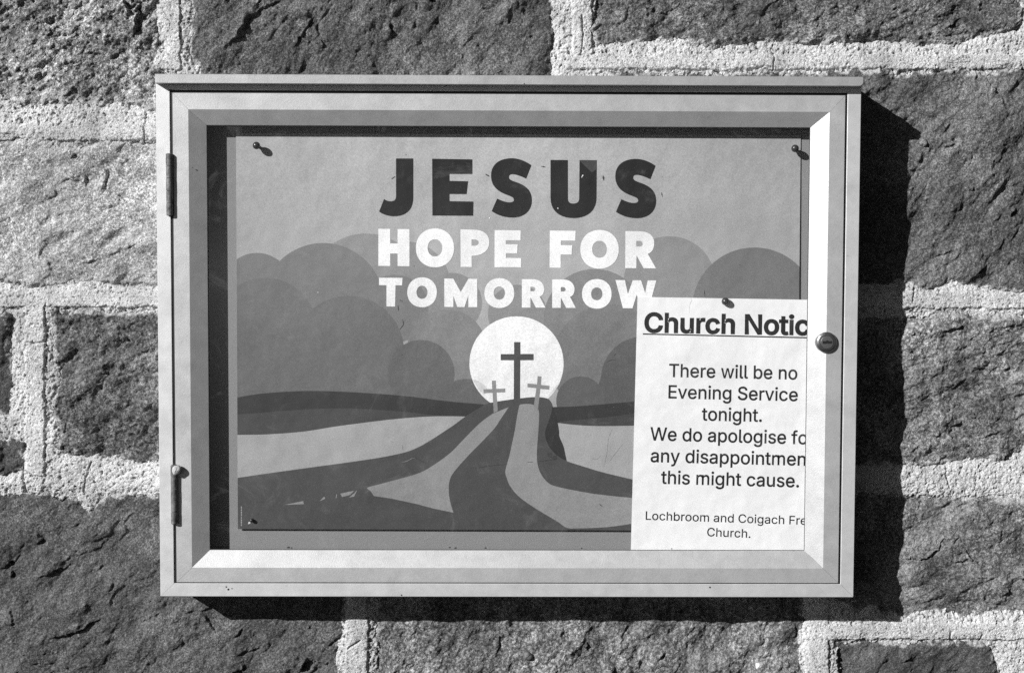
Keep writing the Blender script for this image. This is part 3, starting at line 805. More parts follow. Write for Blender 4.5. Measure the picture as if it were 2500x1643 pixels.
art('hill', [cr(t4([(1245, 110), (1285, 220), (1310, 310), (1325, 400), (1330, 460), (1372, 560), (1390, 640), (1407, 720)])) + t4([(1250, 700), (1100, 400)])], .028)
mound = cr(t3([(60, 965), (400, 915), (800, 860), (1200, 805), (1550, 748), (1800, 672), (2111, 480)]) + t4([(330, 247), (545, 118), (620, 96), (840, 62), (1060, 40), (1190, 52), (1240, 95), (1252, 145), (1235, 230), (1200, 330), (1175, 420), (1190, 500), (1230, 580), (1300, 655), (1405, 717), (1550, 765), (1800, 840), (2200, 935)]))
art('hill', [mound + t4([(2200, 1600)]) + t3([(60, 1600)])], .072)
pl = cr(t3([(1325, 1050), (1500, 1005), (1800, 920), (1950, 840), (2111, 722)]) + t4([(300, 500), (480, 320), (620, 215)])) + cr(t4([(790, 147), (700, 280), (640, 370), (500, 520), (380, 640), (220, 820), (165, 920), (155, 1040), (170, 1150), (205, 1265)])) + t4([(0, 1222)]) + t3([(1800, 1215), (1550, 1160), (1380, 1135), (1345, 1085), (1310, 1062)])
art('path', [pl], .30)
art('path', [t3([(520, 1220), (705, 1183), (710, 1212)])], .30, step=False)
art('path', [t3([(1058, 1112), (1190, 1085), (1150, 1125), (1075, 1145)])], .30, step=False)
art('path', [t3([(1140, 1150), (1190, 1110), (1220, 1078), (1190, 1140)])], .30, step=False)
art('path', [t3([(860, 1185), (905, 1140), (915, 1160)])], .30, step=False)
art('path', [t3([(1015, 1155), (1020, 1118), (1027, 1120), (1022, 1155)])], .30, step=False)
pr = cr(t4([(905, 120), (980, 112), (1060, 125), (1103, 170), (1112, 240), (1105, 400), (1090, 600), (1095, 740), (1130, 850), (1200, 940), (1290, 985), (1550, 1040), (1800, 1078), (2200, 1118)])) + cr(t4([(2200, 1365), (1900, 1410), (1700, 1425), (1530, 1430), (1410, 1425), (1300, 1355), (1060, 1210), (900, 1095), (810, 990), (770, 900), (755, 830), (775, 740), (800, 650), (850, 420), (880, 240), (905, 120)]))
art('path', [pr[:-1]], .305)
# crosses
art('cross', [t2([(830, 450), (903, 450), (903, 588), (1056, 588), (1056, 660), (902, 661), (899, 1180), (826, 1180), (828, 661), (675, 661), (675, 590), (830, 589)])], .072, 'large dark cross')
art('cross', [t2([(572, 897), (618, 895), (623, 991), (728, 987), (728, 1032), (627, 1034), (641, 1245), (594, 1268), (580, 1037), (478, 1041), (474, 996), (577, 993)])], .27, 'small pale cross leaning left')
art('cross', [t2([(1103, 845), (1148, 848), (1140, 945), (1240, 957), (1236, 1001), (1134, 991), (1105, 1245), (1058, 1190), (1087, 985), (983, 972), (986, 928), (1095, 939)])], .27, 'small pale cross leaning right')

# lettering
def let(d): return [t6(c) for c in path(d)]
def ring(cx, cy, rx, ry, ix, iy):
    def sup(cx, cy, rx, ry):
        r = []
        for i in range(72):
            a = 2 * math.pi * i / 72; c, s = math.cos(a), math.sin(a); e = 2 / 2.12
            r.append((cx + rx * abs(c) ** e * (1 if c >= 0 else -1), cy + ry * abs(s) ** e * (1 if s >= 0 else -1)))
        return r
    return [t6(sup(cx, cy, rx, ry)), t6(sup(cx, cy, ix, iy))]
SP = "M 1306 137 L 1266 240 C 1230 222 1190 206 1160 206 C 1140 206 1133 216 1135 232 C 1138 250 1165 258 1200 270 C 1265 293 1310 330 1310 405 C 1310 490 1245 537 1165 537 C 1100 537 1045 518 1003 488 L 1045 392 C 1085 412 1115 421 1140 421 C 1165 421 1175 412 1173 398 C 1170 380 1140 372 1105 358 C 1040 332 998 290 998 215 C 998 130 1065 84 1155 84 C 1210 84 1262 106 1306 137 Z"
def shift(cs, dx, dy): return [[(x + dx / 3.1316, y + dy / 3.1316) for x, y in c] for c in cs]
jesus = [let("M 272 86 L 403 86 L 403 385 C 403 480 345 527 255 527 C 215 527 175 515 142 492 L 180 395 C 195 407 212 413 232 413 C 258 413 272 400 272 375 Z"),
 let("M 548 88 L 855 93 L 855 204 L 680 204 L 680 257 L 822 260 L 811 358 L 680 357 L 680 412 L 863 415 L 861 523 L 550 522 Z"),
 let(SP), let("M 1453 97 L 1585 98 L 1585 390 C 1585 418 1600 430 1628 430 C 1655 430 1672 418 1672 390 L 1675 98 L 1806 99 L 1804 385 C 1804 485 1735 541 1628 541 C 1520 541 1453 485 1453 385 Z"),
 shift(let(SP), 950, 5)]
R_S = "M 1234 1008 L 1320 1008 C 1372 1010 1405 1040 1405 1085 C 1404 1115 1390 1135 1370 1140 L 1414 1225 L 1341 1225 L 1302 1148 L 1300 1148 L 1300 1225 L 1234 1225 Z M 1300 1066 L 1318 1066 C 1331 1068 1337 1074 1337 1083 C 1337 1093 1331 1099 1318 1100 L 1300 1100 Z"
hope = [let("M 137 623 L 228 624 L 228 735 L 284 735 L 284 625 L 375 626 L 375 909 L 284 908 L 284 812 L 228 812 L 228 907 L 137 906 Z"),
 ring(570, 769, 146, 148, 56, 65),
 let("M 765 628 L 870 630 C 945 632 985 670 985 725 C 985 790 935 828 850 830 L 851 915 L 766 914 Z M 850 704 L 875 705 C 893 707 905 715 905 728 C 905 742 893 752 875 753 L 850 753 Z"),
 let("M 1026 633 L 1225 635 L 1224 711 L 1112 710 L 1112 741 L 1202 742 L 1197 811 L 1112 810 L 1112 845 L 1229 847 L 1228 917 L 1025 916 Z"),
 let("M 1448 637 L 1645 639 L 1643 714 L 1533 713 L 1533 748 L 1619 749 L 1615 820 L 1531 819 L 1531 921 L 1446 920 Z"),
 ring(1828, 780, 147, 148, 56, 65),
 let("M 2026 641 L 2140 642 C 2210 644 2247 680 2246 735 C 2245 775 2228 803 2197 815 L 2260 925 L 2165 924 L 2113 830 L 2111 830 L 2109 924 L 2024 923 Z M 2110 716 L 2135 716 C 2150 717 2158 725 2158 737 C 2158 750 2150 758 2135 758 L 2110 758 Z"),
 let("M 142 997 L 322 998 L 318 1055 L 268 1054 L 265 1217 L 199 1216 L 199 1054 L 142 1053 Z"),
 ring(471, 1108, 113, 114, 42, 50),
 let("M 641 1003 L 710 1003 L 767 1106 L 825 1005 L 893 1006 L 893 1221 L 825 1221 L 825 1133 L 795 1221 L 740 1220 L 711 1135 L 710 1220 L 641 1219 Z"),
 ring(1062, 1114, 114, 114, 43, 50), let(R_S), shift(let(R_S), 232, 2), ring(1807, 1120, 113, 113, 43, 49),
 let("M 1950 1014 L 2022 1015 L 2045 1122 L 2082 1016 L 2145 1016 L 2177 1115 L 2196 1017 L 2262 1017 L 2205 1231 L 2147 1231 L 2113 1125 L 2080 1230 L 2007 1229 Z")]
LV[0] += 1
printed_multi('headline_lettering', PP, jesus, LV[0] * LSTEP, ink(.012), poster, 'heavy dark capitals')
printed_multi('slogan_lettering', PP, hope, LV[0] * LSTEP, ink(.78), poster, 'heavy white capitals')
# scuffs, tape residue and specks on the poster
rng = np.random.RandomState(4)
def scuff(pts, w):
    """Ragged thin mark along a line, photo px."""
    c = cr(pts, 8); n = len(c); a = []; b = []
    for i, (x, y) in enumerate(c):
        q = c[min(i + 1, n - 1)]; p = c[max(i - 1, 0)]; dx, dy = q[0] - p[0], q[1] - p[1]; L = math.hypot(dx, dy) + 1e-6
        k = w * (0.15 + rng.rand()) * 0.5 * math.sin(math.pi * (i + .4) / (n + .0)) + .15
        a.append((x - dy / L * k, y + dx / L * k)); b.append((x + dy / L * k, y - dx / L * k))
    return a + b[::-1]
sc_d = [scuff(t4([(385, 785), (470, 788), (600, 768), (700, 758), (778, 750)]), 4), scuff(t4([(1090, 722), (1180, 714), (1300, 700)]), 3), scuff(t4([(985, 732), (1050, 726)]), 1.5),
        t4([(1252, 672), (1270, 660), (1300, 655), (1303, 700), (1275, 708), (1255, 698)]), scuff(t3([(1750, 760), (1800, 785), (1880, 825)]), 2.5), scuff(t3([(250, 1192), (385, 1190)]), 1.6),
        scuff(t2([(1905, 685), (1950, 660), (2010, 660)]), 2), scuff(t2([(1985, 605), (2010, 580)]), 1.6), scuff(t4([(1750, 1170), (1785, 1200)]), 2), scuff([(1615, 470), (1617, 482)], 2), scuff(t1([(1570, 820), (1580, 860), (1545, 910)]), 2.2), scuff(t1([(1545, 640), (1575, 655)]), 2), scuff(t1([(1530, 690), (1535, 740)]), 2.5), scuff(t5([(935, 770), (930, 800), (937, 855)]), 1.6),
        scuff(t6([(235, 245), (265, 222)]), 1.8), scuff(t6([(955, 205), (985, 222)]), 4), scuff(t6([(1855, 215), (1860, 255)]), 6), scuff(t6([(1380, 145), (1415, 152)]), 2.5)]
sc_p = []
for q in ([(1640, 815), (1700, 800), (1750, 775), (1800, 785)], [(1650, 650), (1656, 700)], [(1540, 612), (1565, 625)]): sc_p.append(scuff(t3(q), 1.8))
for q in ([(1885, 385), (1850, 480), (1830, 640), (1800, 780)], [(2000, 540), (1920, 640), (1860, 720)], [(1670, 690), (1720, 700), (1770, 660)]): sc_p.append(scuff(t4(q), 1.4))
for k in range(16):
    x, y = 600 + rng.rand() * 1330, 350 + rng.rand() * 920
    if x > 1540 and y > 715: continue
    r = .6 + rng.rand() ** 3 * 1.6
    sc_d.append([(x + r * (0.6 + .5 * rng.rand()) * math.cos(a), y + r * (0.6 + .5 * rng.rand()) * math.sin(a)) for a in np.arange(0, 6.2, 1.05)])
LV[0] += 1
for c in sc_p: printed('scuff_mark', PP, [c], LV[0] * LSTEP, ink(.24), poster, 'faint scuff')
for c in sc_d: printed('scuff_mark', PP, [c], LV[0] * LSTEP, ink(.05), poster, 'dark scuff')
tape = [t3([(1560, 740), (1655, 640), (1660, 715), (1720, 745), (1870, 815), (1770, 905), (1725, 905), (1640, 830)])]
for c in [[t6([(1672, 100), (1806, 100), (1806, 165), (1770, 195)])], [t4([(1200, 640), (1225, 622), (1250, 640), (1252, 690), (1195, 665)])]]: printed('tape_mark', PP, c, (LV[0] + 1) * LSTEP, ink(.055), poster, 'pale tape residue')
printed('pin_tear', PP, [t3([(208, 1352), (228, 1346), (236, 1362), (222, 1380), (200, 1398), (196, 1386)])], LV[0] * LSTEP, ink(.012), poster, 'dark tear where a pin has pulled out')
fl = [scuff(t6([(985, 538), (992, 545)]), 5), scuff(t6([(1690, 232), (1702, 210)]), 3), scuff(t1([(800, 572), (810, 574)]), 3), scuff(t3([(180, 1402), (198, 1382)]), 5), scuff(t6([(1505, 465), (1514, 468)]), 4)]  # the lower left fleck is a glint painted in white
tiny = []
for k in range(12): tiny.append(t3([(110, 1235 + k * 16), (119, 1235 + k * 16), (119, 1235 + k * 16 + 5 + 7 * rng.rand()), (110, 1244 + k * 16)]))
for c in fl: printed('fleck_or_glint', PP, [c], (LV[0] + 2) * LSTEP, ink(.7), poster, 'tiny white fleck, at lower left a painted glint')
printed_multi('margin_lettering', PP, [[c] for c in tiny], (LV[0] + 2) * LSTEP, ink(.5), poster, 'line of minute print up the lower left margin')

# ------------------------------------------------------------------ notice sheet
GLYPHS = {
  ' ': '188|',
  '.': '188|95,-4 83,-3 73,1 63,9 55,18 51,29 50,41 51,53 55,64 63,73 73,81 83,85 95,87 107,85 118,81 128,73 135,64 140,53 141,41 140,29 135,18 128,9 118,1 107,-3',
  'C': '510|267,-7 235,-5 205,1 177,11 150,25 126,42 104,63 86,88 70,115 57,146 48,179 42,215 40,254 42,293 48,329 57,362 70,393 86,421 104,445 126,466 150,484 177,498 205,508 235,514 267,516 286,515 305,513 323,509 340,504 357,498 373,490 388,481 402,471 415,460 427,447 438,433 448,418 456,402 463,385 469,367 473,348 408,348 404,365 397,380 389,395 357,428 315,449 267,456 245,454 223,450 203,443 184,432 166,419 150,403 137,385 125,364 116,340 109,314 105,285 103,254 105,223 109,194 116,168 125,145 137,123 151,105 166,89 184,76 203,66 223,59 245,54 267,53 315,60 357,81 389,114 408,160 473,160 469,142 463,124 457,107 448,91 438,76 428,62 416,49 402,38 388,28 373,19 357,11 341,5 323,0 305,-4 286,-6',
  'E': '419|60,0 60,509 372,509 372,452 125,452 125,286 355,286 355,229 125,229 125,57 375,57 375,0',
  'F': '410|60,0 60,509 369,509 369,452 125,452 125,278 346,278 346,221 125,221 125,0',
  'L': '393|60,0 60,509 125,509 125,57 361,57 361,0',
  'N': '523|60,0 60,509 136,509 399,110 399,509 463,509 463,0 387,0 125,400 125,0',
  'S': '447|224,-9 197,-8 172,-4 149,1 128,9 108,19 91,31 76,45 64,60 54,77 46,96 41,115 38,137 104,137 108,118 114,102 123,88 136,76 150,66 166,59 185,53 204,50 224,49 241,50 257,52 272,55 286,60 303,69 317,79 329,92 338,106 344,122 346,139 344,154 340,168 332,179 322,189 310,197 296,205 245,222 184,239 154,249 128,260 105,274 86,289 71,307 60,326 54,348 52,372 53,393 58,413 65,431 75,448 87,463 102,476 119,488 138,498 158,506 180,511 203,514 227,516 252,514 275,511 296,505 316,498 334,488 351,476 365,463 377,449 387,433 394,415 399,397 401,378 337,378 334,396 326,412 316,426 302,437 286,447 267,453 247,457 225,459 204,457 185,454 167,448 152,440 139,430 129,418 121,405 117,391 115,376 117,359 122,345 131,334 142,324 155,315 169,308 212,293 264,279 312,264 359,238 372,226 384,213 395,198 401,185 405,171 407,155 408,139 407,118 403,99 396,81 386,64 374,48 360,34 343,21 323,11 302,2 278,-4 252,-8',
  'T': '449|32,452 32,509 417,509 417,452 257,452 257,0 193,0 193,452',
  'W': '686|155,0 16,509 82,509 192,85 306,509 380,509 493,85 603,509 670,509 530,0 455,0 343,410 230,0',
  'a': '389|160,-9 142,-8 126,-5 110,-1 94,5 80,12 68,22 57,32 48,45 40,58 35,73 31,90 30,108 32,128 36,146 43,161 53,174 64,184 78,193 125,211 178,220 234,227 265,235 271,240 274,246 276,255 276,257 275,272 272,285 267,297 260,307 251,315 240,322 227,327 212,330 196,331 178,330 163,327 149,322 118,301 100,274 41,291 48,308 57,322 67,335 79,346 91,355 104,364 118,370 133,375 148,379 163,382 179,384 194,384 239,379 286,360 300,350 312,336 322,320 329,306 333,290 336,272 337,251 337,0 277,0 277,52 272,52 252,25 215,1 199,-4 181,-7|170,45 192,47 211,51 228,59 242,68 254,80 263,93 270,108 274,122 276,138 276,190 259,182 231,176 200,171 175,168 134,159 122,153 112,147 103,139 97,130 93,118 92,105 93,93 96,82 102,72 109,64 119,57 130,52',
  'b': '424|229,-8 208,-7 189,-3 172,4 138,31 118,59 112,59 112,0 53,0 53,509 114,509 114,319 118,319 137,346 171,373 188,379 207,383 229,384 252,383 274,378 294,371 313,361 330,347 345,332 359,313 370,293 379,270 385,245 389,218 390,189 389,160 385,133 379,108 370,84 359,64 346,45 330,29 313,16 294,5 274,-2 252,-7|220,47 237,48 253,51 267,57 279,66 291,76 301,88 309,101 316,117 321,133 325,151 327,170 328,189 327,209 325,227 321,245 316,261 309,276 301,290 291,301 280,311 267,319 253,325 237,329 220,330 203,329 188,325 174,320 161,312 150,302 140,291 132,278 125,263 120,247 116,229 113,210 113,189 113,169 116,150 120,132 125,115 132,100 140,86 150,75 162,65 174,57 188,51 204,48',
  'c': '396|207,-8 182,-7 159,-2 137,6 117,16 98,30 82,46 68,64 56,85 46,108 40,133 36,159 34,187 36,216 40,243 46,268 56,291 68,312 82,330 98,346 117,360 137,371 159,378 182,383 207,384 260,377 305,356 340,322 362,277 303,262 290,289 270,311 242,325 207,330 189,329 173,325 158,319 145,310 134,300 124,287 115,274 108,258 103,242 99,224 97,206 96,187 97,169 99,151 103,134 108,117 115,102 124,89 134,76 145,66 158,57 173,51 189,48 207,46 243,52 271,66 292,89 304,117 363,102 357,86 350,70 341,56 306,21 261,-1',
  'd': '424|195,-8 172,-7 151,-2 130,5 111,16 94,29 79,45 66,64 55,84 46,108 39,133 35,160 34,189 35,218 39,245 46,270 55,293 66,313 79,332 95,347 112,361 131,371 151,378 173,383 196,384 218,383 237,379 253,373 287,346 306,319 311,319 311,509 372,509 372,0 313,0 313,59 307,59 287,31 252,4 236,-3 217,-7|205,47 221,48 236,51 250,57 263,65 274,75 284,86 293,100 299,115 305,132 309,150 311,169 312,189 311,210 309,229 305,247 300,263 293,278 284,291 275,302 263,312 251,320 237,325 221,329 205,330 187,329 172,325 157,319 145,311 133,301 124,290 115,276 108,261 103,245 99,227 97,209 96,189 97,170 99,151 103,133 109,117 115,101 124,88 134,76 145,66 158,57 172,51 188,48',
  'e': '404|212,-8 185,-7 161,-2 138,6 117,16 98,30 82,46 68,64 56,85 46,108 40,132 35,159 34,187 35,215 39,242 46,267 55,290 67,311 81,329 97,346 115,359 135,370 157,378 180,383 205,384 221,384 236,382 251,379 266,374 280,368 294,361 307,351 319,341 331,329 341,315 350,299 357,282 363,263 368,242 370,219 371,194 371,169 97,169 97,157 100,139 104,122 110,106 118,92 128,80 139,70 151,61 165,55 179,50 195,47 212,46 254,53 285,73 306,105 365,91 358,72 348,55 335,39 324,29 311,19 298,11 283,4 266,-1 249,-5 231,-7|309,221 307,237 303,254 298,269 288,286 277,301 263,314 246,323 227,328 205,330 189,329 173,326 159,321 146,313 131,301 119,286 109,270 102,251 97,231 97,221',
  'f': '254|228,379 228,327 6,327 6,379|81,0 81,432 82,452 87,470 96,486 107,499 120,510 135,519 152,525 169,529 187,530 222,527 243,521 227,468 215,472 195,474 178,472 164,468 154,460 147,449 143,435 142,419 142,0',
  'g': '425|207,-151 187,-150 168,-148 150,-144 134,-140 114,-132 97,-122 82,-110 70,-97 59,-84 51,-69 101,-41 122,-66 154,-88 169,-93 187,-96 207,-97 229,-96 249,-92 267,-85 282,-75 295,-62 304,-47 310,-28 311,-6 311,68 306,68 287,41 252,16 236,10 217,6 195,5 173,6 152,10 132,17 113,27 95,39 80,53 67,71 55,90 46,112 39,136 35,163 34,191 35,220 39,246 46,271 55,293 66,314 80,332 95,347 112,361 131,371 152,378 173,383 196,384 218,383 237,379 253,373 288,346 308,319 313,319 313,379 372,379 372,-9 371,-32 367,-54 360,-73 350,-90 338,-104 324,-117 308,-127 291,-136 271,-142 251,-147 229,-150|205,59 222,60 237,63 251,68 264,75 278,87 290,103 300,121 305,137 309,154 312,172 312,193 312,212 309,231 305,248 300,264 293,278 285,291 275,303 264,312 251,320 237,325 222,329 205,330 188,329 172,325 158,320 145,312 134,302 124,290 115,277 109,262 103,246 99,229 97,212 96,193 97,173 99,155 103,138 109,123 118,104 131,88 145,76 158,68 172,63 188,60',
  'h': '410|114,227 114,0 53,0 53,509 114,509 114,287 102,287 112,312 124,332 137,349 152,362 169,372 187,379 207,383 227,384 246,383 264,380 280,376 295,369 309,360 321,349 332,336 341,321 348,304 353,285 356,264 357,240 357,0 296,0 296,235 295,256 290,275 283,291 273,304 260,315 246,323 229,328 210,329 192,328 176,324 161,317 147,308 136,297 126,283 119,266 115,248',
  'i': '167|53,0 53,379 114,379 114,0|84,443 73,444 63,448 54,455 47,463 43,472 41,483 43,494 47,504 54,512 63,518 73,522 84,524 95,522 105,518 114,512 121,504 125,494 126,483 125,472 121,463 114,455 105,448 95,444',
  'l': '189|139,-2 119,-1 101,3 86,10 74,20 65,33 58,47 54,65 53,84 53,509 114,509 114,99 114,83 117,71 120,62 126,57 135,53 146,52 160,53 170,54 181,3 162,-1',
  'm': '610|109,227 109,0 53,0 53,379 107,379 107,287 98,287 107,312 118,332 129,349 143,362 159,372 175,379 193,383 211,384 229,383 245,380 260,376 273,369 286,360 297,349 307,336 315,321 321,304 326,285 329,264 330,240 330,0 274,0 274,235 273,256 269,275 262,291 253,304 241,315 229,323 213,328 196,329 179,328 165,324 151,317 139,308 129,297 119,283 113,266 109,248|330,227 330,0 274,0 274,379 328,379 328,287 319,287 328,312 339,332 350,349 364,362 380,372 396,379 414,383 432,384 450,383 466,380 481,376 494,369 507,360 518,349 528,336 536,321 542,304 547,285 550,264 551,240 551,0 495,0 495,235 494,256 490,275 483,291 474,304 462,315 450,323 434,328 417,329 400,328 386,324 372,317 360,308 350,297 340,283 334,266 330,248',
  'n': '410|114,227 114,0 53,0 53,379 112,379 112,287 102,287 112,312 124,332 137,349 152,362 169,372 187,379 207,383 227,384 246,383 264,380 280,376 295,369 309,360 321,349 332,336 341,321 348,304 353,285 356,264 357,240 357,0 296,0 296,235 295,256 290,275 283,291 273,304 260,315 246,323 229,328 210,329 192,328 176,324 161,317 147,308 136,297 126,283 119,266 115,248',
  'o': '415|207,-8 182,-7 159,-2 137,6 117,16 98,30 82,46 68,64 56,85 46,108 40,133 36,159 34,187 36,216 40,243 46,268 56,291 68,312 82,330 98,346 117,360 137,371 159,378 182,383 207,384 233,383 256,378 278,371 299,360 317,346 333,330 347,312 359,291 369,268 376,243 380,216 381,187 380,159 376,133 369,108 359,85 347,64 333,46 317,30 299,16 278,6 256,-2 233,-7|207,46 226,48 242,51 257,57 270,66 282,76 292,89 300,102 307,117 312,134 316,151 318,169 319,187 318,206 316,224 312,242 307,258 300,274 292,287 282,300 270,310 257,319 242,325 226,329 207,330 189,329 173,325 158,319 145,310 134,300 124,287 115,274 108,258 103,242 99,224 97,206 96,187 97,169 99,151 103,134 108,117 115,102 124,89 134,76 145,66 158,57 173,51 189,48',
  'p': '424|53,-143 53,379 112,379 112,319 118,319 137,346 171,373 188,379 207,383 229,384 252,383 274,378 294,371 313,361 330,347 345,332 359,313 370,293 379,270 385,245 389,218 390,189 389,160 385,133 379,108 370,84 359,64 346,45 330,29 313,16 294,5 274,-2 252,-7 229,-8 208,-7 189,-3 173,4 138,31 118,59 114,59 114,-143|220,47 237,48 253,51 267,57 279,66 291,76 301,88 309,101 316,117 321,133 325,151 327,170 328,189 327,209 325,227 321,245 316,261 309,276 301,290 291,301 280,311 267,319 253,325 237,329 220,330 203,329 188,325 174,320 161,312 150,302 140,291 132,278 125,263 120,247 116,229 113,210 113,189 113,169 116,150 120,132 125,115 132,100 140,86 150,75 162,65 174,57 188,51 204,48',
  'r': '259|53,0 53,379 112,379 112,321 115,321 124,339 137,354 152,367 166,375 181,380 196,384 213,385 229,384 243,384 243,322 230,324 207,326 190,324 174,321 159,315 146,306 135,296 126,284 119,269 115,254 114,237 114,0',
  's': '365|182,-8 163,-7 145,-5 128,-2 112,3 98,10 84,18 72,27 62,38 53,50 45,63 40,78 36,94 94,107 101,87 111,72 124,60 141,52 160,47 181,45 200,46 217,50 232,55 244,62 258,74 265,88 268,103 266,115 262,126 254,136 243,144 229,150 212,155 149,170 125,177 104,186 87,196 72,208 61,222 53,237 48,255 47,274 48,290 51,305 57,319 65,332 75,343 87,354 100,363 115,370 131,377 149,381 167,384 187,384 206,384 223,381 239,378 254,372 271,363 286,352 299,339 309,324 318,308 324,290 268,277 262,291 254,304 243,316 228,325 210,331 187,333 166,331 147,326 131,317 119,305 111,292 109,277 110,264 115,253 124,243 136,235 152,229 172,223 229,209 254,202 275,194 292,183 306,171 317,158 325,142 330,125 331,107 330,90 326,75 321,61 312,47 302,35 290,24 276,15 260,6 242,0 223,-5 203,-7',
  't': '227|204,379 204,327 6,327 6,379|65,471 126,471 126,98 127,83 130,70 136,61 144,55 156,51 170,50 185,51 202,54 213,2 192,-3 168,-4 145,-3 125,2 107,10 92,21 80,35 72,52 67,71 65,93',
  'u': '410|182,-5 164,-4 146,-1 130,4 115,11 101,20 89,31 78,44 69,59 62,76 57,95 54,116 53,139 53,379 114,379 114,144 115,123 119,105 127,89 137,75 150,64 164,56 181,52 200,50 218,51 234,55 249,62 263,71 274,83 283,97 290,113 295,132 296,153 296,379 357,379 357,0 298,0 298,92 307,92 297,67 286,47 272,30 257,17 240,7 222,0 203,-4',
  'v': '389|163,0 17,379 84,379 195,75 305,379 371,379 226,0',
  'w': '567|138,0 23,379 87,379 168,75 252,379 316,379 397,75 480,379 545,379 429,0 368,0 284,305 199,0',
  'y': '389|47,-139 61,-86 71,-87 104,-89 113,-86 122,-81 130,-74 138,-64 145,-51 151,-36 163,-1 17,379 84,379 195,75 305,379 371,379 204,-58 177,-107 165,-119 153,-128 139,-136 125,-141 109,-144 91,-145 65,-143',
}
NP = Plane(PP.y0 - 0.0012, 0.0060, 0.215)
no = at(1780, 1395, NP.y0 - .0)
notice = empty('notice_sheet', tuple(no), 'white paper church notice with black text overlapping the lower right of the poster', 'notice')
NQ = [(1556.5, 725), (2030, 733), (2014, 1392), (1539, 1386)]
sheet('paper_sheet', NP, NQ, 0.0, 0.0002, M_PAPER, notice)

def glyph(ch):
    a, *cs = GLYPHS[ch].split('|')
    return int(a), [[tuple(float(q) for q in p.split(',')) for p in c.split()] for c in cs if c]

def area(c): return 0.5 * sum(c[i][0] * c[(i + 1) % len(c)][1] - c[(i + 1) % len(c)][0] * c[i][1] for i in range(len(c)))

def fatten(c, e):
    n = len(c); r = []
    for i in range(n):
        p, q, s = c[i - 1], c[i], c[(i + 1) % n]
        d1 = Vector((q[0] - p[0], q[1] - p[1])); d2 = Vector((s[0] - q[0], s[1] - q[1]))
        if d1.length < 1e-6 or d2.length < 1e-6: r.append(q); continue
        d1.normalize(); d2.normalize()
        n1 = Vector((-d1.y, d1.x)); n2 = Vector((-d2.y, d2.x)); m = n1 + n2
        if m.length < 0.3: m = n1
        m = m / max(m.length_squared, .5) * 2 * 0.5 * 2
        m = (n1 + n2) / max(1 + n1.dot(n2), 0.5)
        if m.length > 1.2: m = m * (1.2 / m.length)
        r.append((q[0] + m.x * e, q[1] + m.y * e))
    return r

def text_groups(txt, ref_txt, pa, pb, cap_px, fat=0.0):
    """Text whose ref_txt part runs from pixel pa to pixel pb on its baseline."""
    def layout(t):
        x = 0; out = []
        for c in t:
            a, cs = glyph(c)
            out.append((x, cs)); x += a
        return out
    ref = [x + p[0] for x, cs in layout(ref_txt) for c in cs for p in c]
    l, r = min(ref) - fat, max(ref) + fat
    sx = math.hypot(pb[0] - pa[0], pb[1] - pa[1]) / (r - l); sy = cap_px / 509.0
    ux, uy = (pb[0] - pa[0]) / (r - l), (pb[1] - pa[1]) / (r - l)
    nx, ny = uy / sx, -ux / sx                      # up direction in the picture
    groups = []
    for x, cs in layout(txt):
        outer = [c for c in cs if area(c) < 0]; hole = [c for c in cs if area(c) > 0]
        for k, o in enumerate(outer):
            xs_ = [p[0] for p in o]; ys_ = [p[1] for p in o]
            g = [o] + [h for h in hole if min(xs_) <= h[0][0] <= max(xs_) and min(ys_) <= h[0][1] <= max(ys_)]
            if fat: g = [fatten(c, fat) for c in g]
            groups.append([[(pa[0] + (x + p[0] - l) * ux + p[1] * sy * nx, pa[1] + (x + p[0] - l) * uy + p[1] * sy * ny) for p in c] for c in g])
    return groups
z5 = lambda x, y: (1500 + x / 3.555, 680 + y / 3.555)
z4b = lambda x, y: (1500 + x / 3.216, 1100 + y / 3.216)
head = text_groups('Church Notice', 'Church Noti', z5(258, 463), z5(1560, 486), 45.5, 29)
printed_multi('heading_lettering', NP, head, .00001, M_TEXT, notice, 'bold underlined heading')
thin = text_groups('Church Notice', 'Church Noti', z5(258 + 10, 463), z5(1560 - 10, 486), 45.5, 2)
printed_multi('heading_lettering', NP, thin, .00002, M_TEXT, notice, 'bold underlined heading')
printed('underline', NP, [[z5(247, 476), z5(2150, 519), z5(2150, 531), z5(247, 487)]], .00002, M_TEXT, notice)
body = []; body0 = []
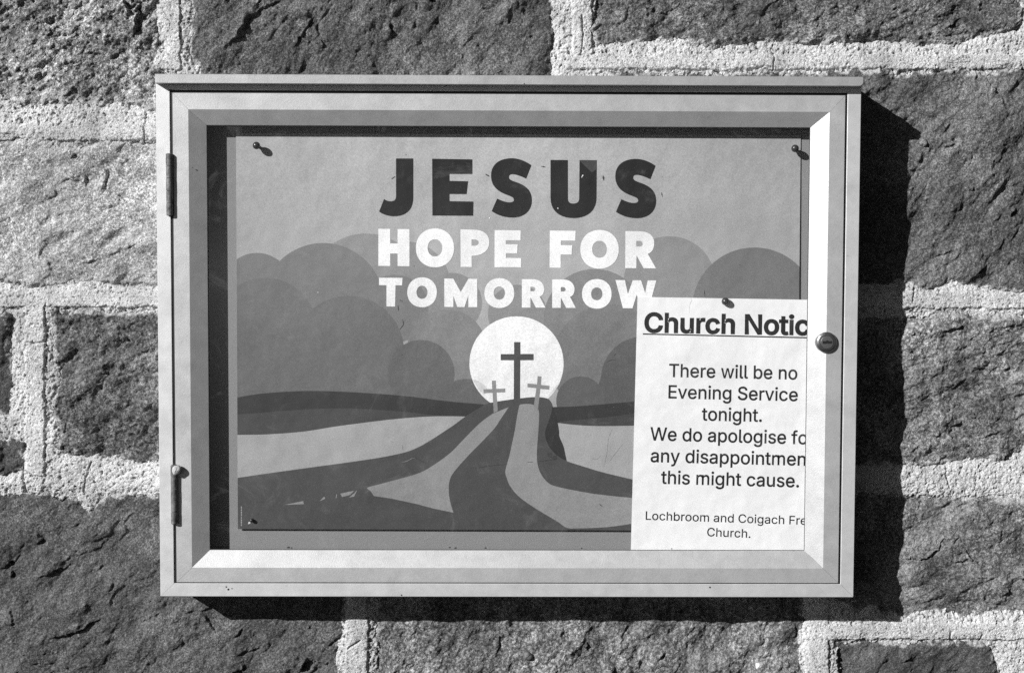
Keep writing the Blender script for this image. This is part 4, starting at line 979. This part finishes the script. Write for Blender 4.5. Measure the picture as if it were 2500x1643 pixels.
for t, rf, a, b, cp in (('There will be no', 'There will be no', z5(473, 853), z5(1588, 876), 31.5),
                    ('Evening Service', 'Evening Service', z5(468, 1038), z5(1592, 1063), 31.5),
                    ('tonight.', 'tonight.', z5(757, 1230), z5(1280, 1242), 31.5),
                    ('We do apologise for', 'We do apologise f', z5(310, 1402), z5(1590, 1435), 31.5),
                    ('any disappointment', 'any disappointme', z4b(283, 88), z4b(1425, 115), 31.5),
                    ('this might cause.', 'this might cause.', z4b(365, 258), z4b(1450, 287), 31.5)):
    body += text_groups(t, rf, a, b, cp, 13); body0 += text_groups(t, rf, a, b, cp, 0)
printed_multi('message_lettering', NP, body, .00001, M_TEXT, notice)
printed_multi('message_lettering', NP, body0, .00002, M_TEXT, notice)
sig = text_groups('Lochbroom and Coigach Free', 'Lochbroom and Coigach Fr', z4b(245, 541), z4b(1456, 579), 20.5, 9) + text_groups('Church.', 'Church.', z4b(727, 670), z4b(1068, 683), 20.5, 9)
printed_multi('signature_lettering', NP, sig, .00002, M_TEXT, notice)
printed('crease', NP, [scuff([(1686, 727), (1689, 733), (1684, 745), (1683, 765)], 2.0)], .00001, print_mat('crease_grey', .45), notice)

# ------------------------------------------------------------------ push pins
def pin(hx, hy, plane, stand, r, label):
    z_guess = at(hx, hy, plane.y0 - stand)
    y_p = plane.y(z_guess[2], 0.0)
    c = at(hx, hy, y_p - stand)
    root = empty('push_pin', (c[0], y_p - .0002, c[2]), label, 'push pin', 'dark round-headed pins in the notice case')
    base = (c[0], y_p, c[2])
    prof = [(r * .30, .0006), (r * .42, .0010), (r * .40, stand - r * 1.25), (r * .55, stand - r * .95)]
    prof = [(a, o) for a, o in prof if o < stand] if stand > .006 else [(r * .5, .0004)]
    for i in range(1, 15):
        th = math.pi * (0.80 - 0.80 * i / 14)
        prof.append((max(r * math.sin(th), 1e-5), stand + r * math.cos(th)))
    link_mesh('head', lathe('head', prof, base, True, 32), M_PIN, root)
    link_mesh('spike', lathe('spike', [(.0006, -.0040), (.0006, .0012)], base, True, 10), M_PINM, root)
    return root
pin(626, 356, PP, .0085, .0041, "dark push pin at the poster's upper left corner, with a long shadow")
pin(1941, 363, PP, .0085, .0041, "dark push pin at the poster's upper right corner, next to the bright frame edge")
pin(1771, 736, NP, .0036, .0042, "dark pin pressed close at the top edge of the white notice")
pin(614, 1270, PP, .0028, .0021, "small dark pin at the poster's lower left corner, beside a torn speck with a painted white glint")
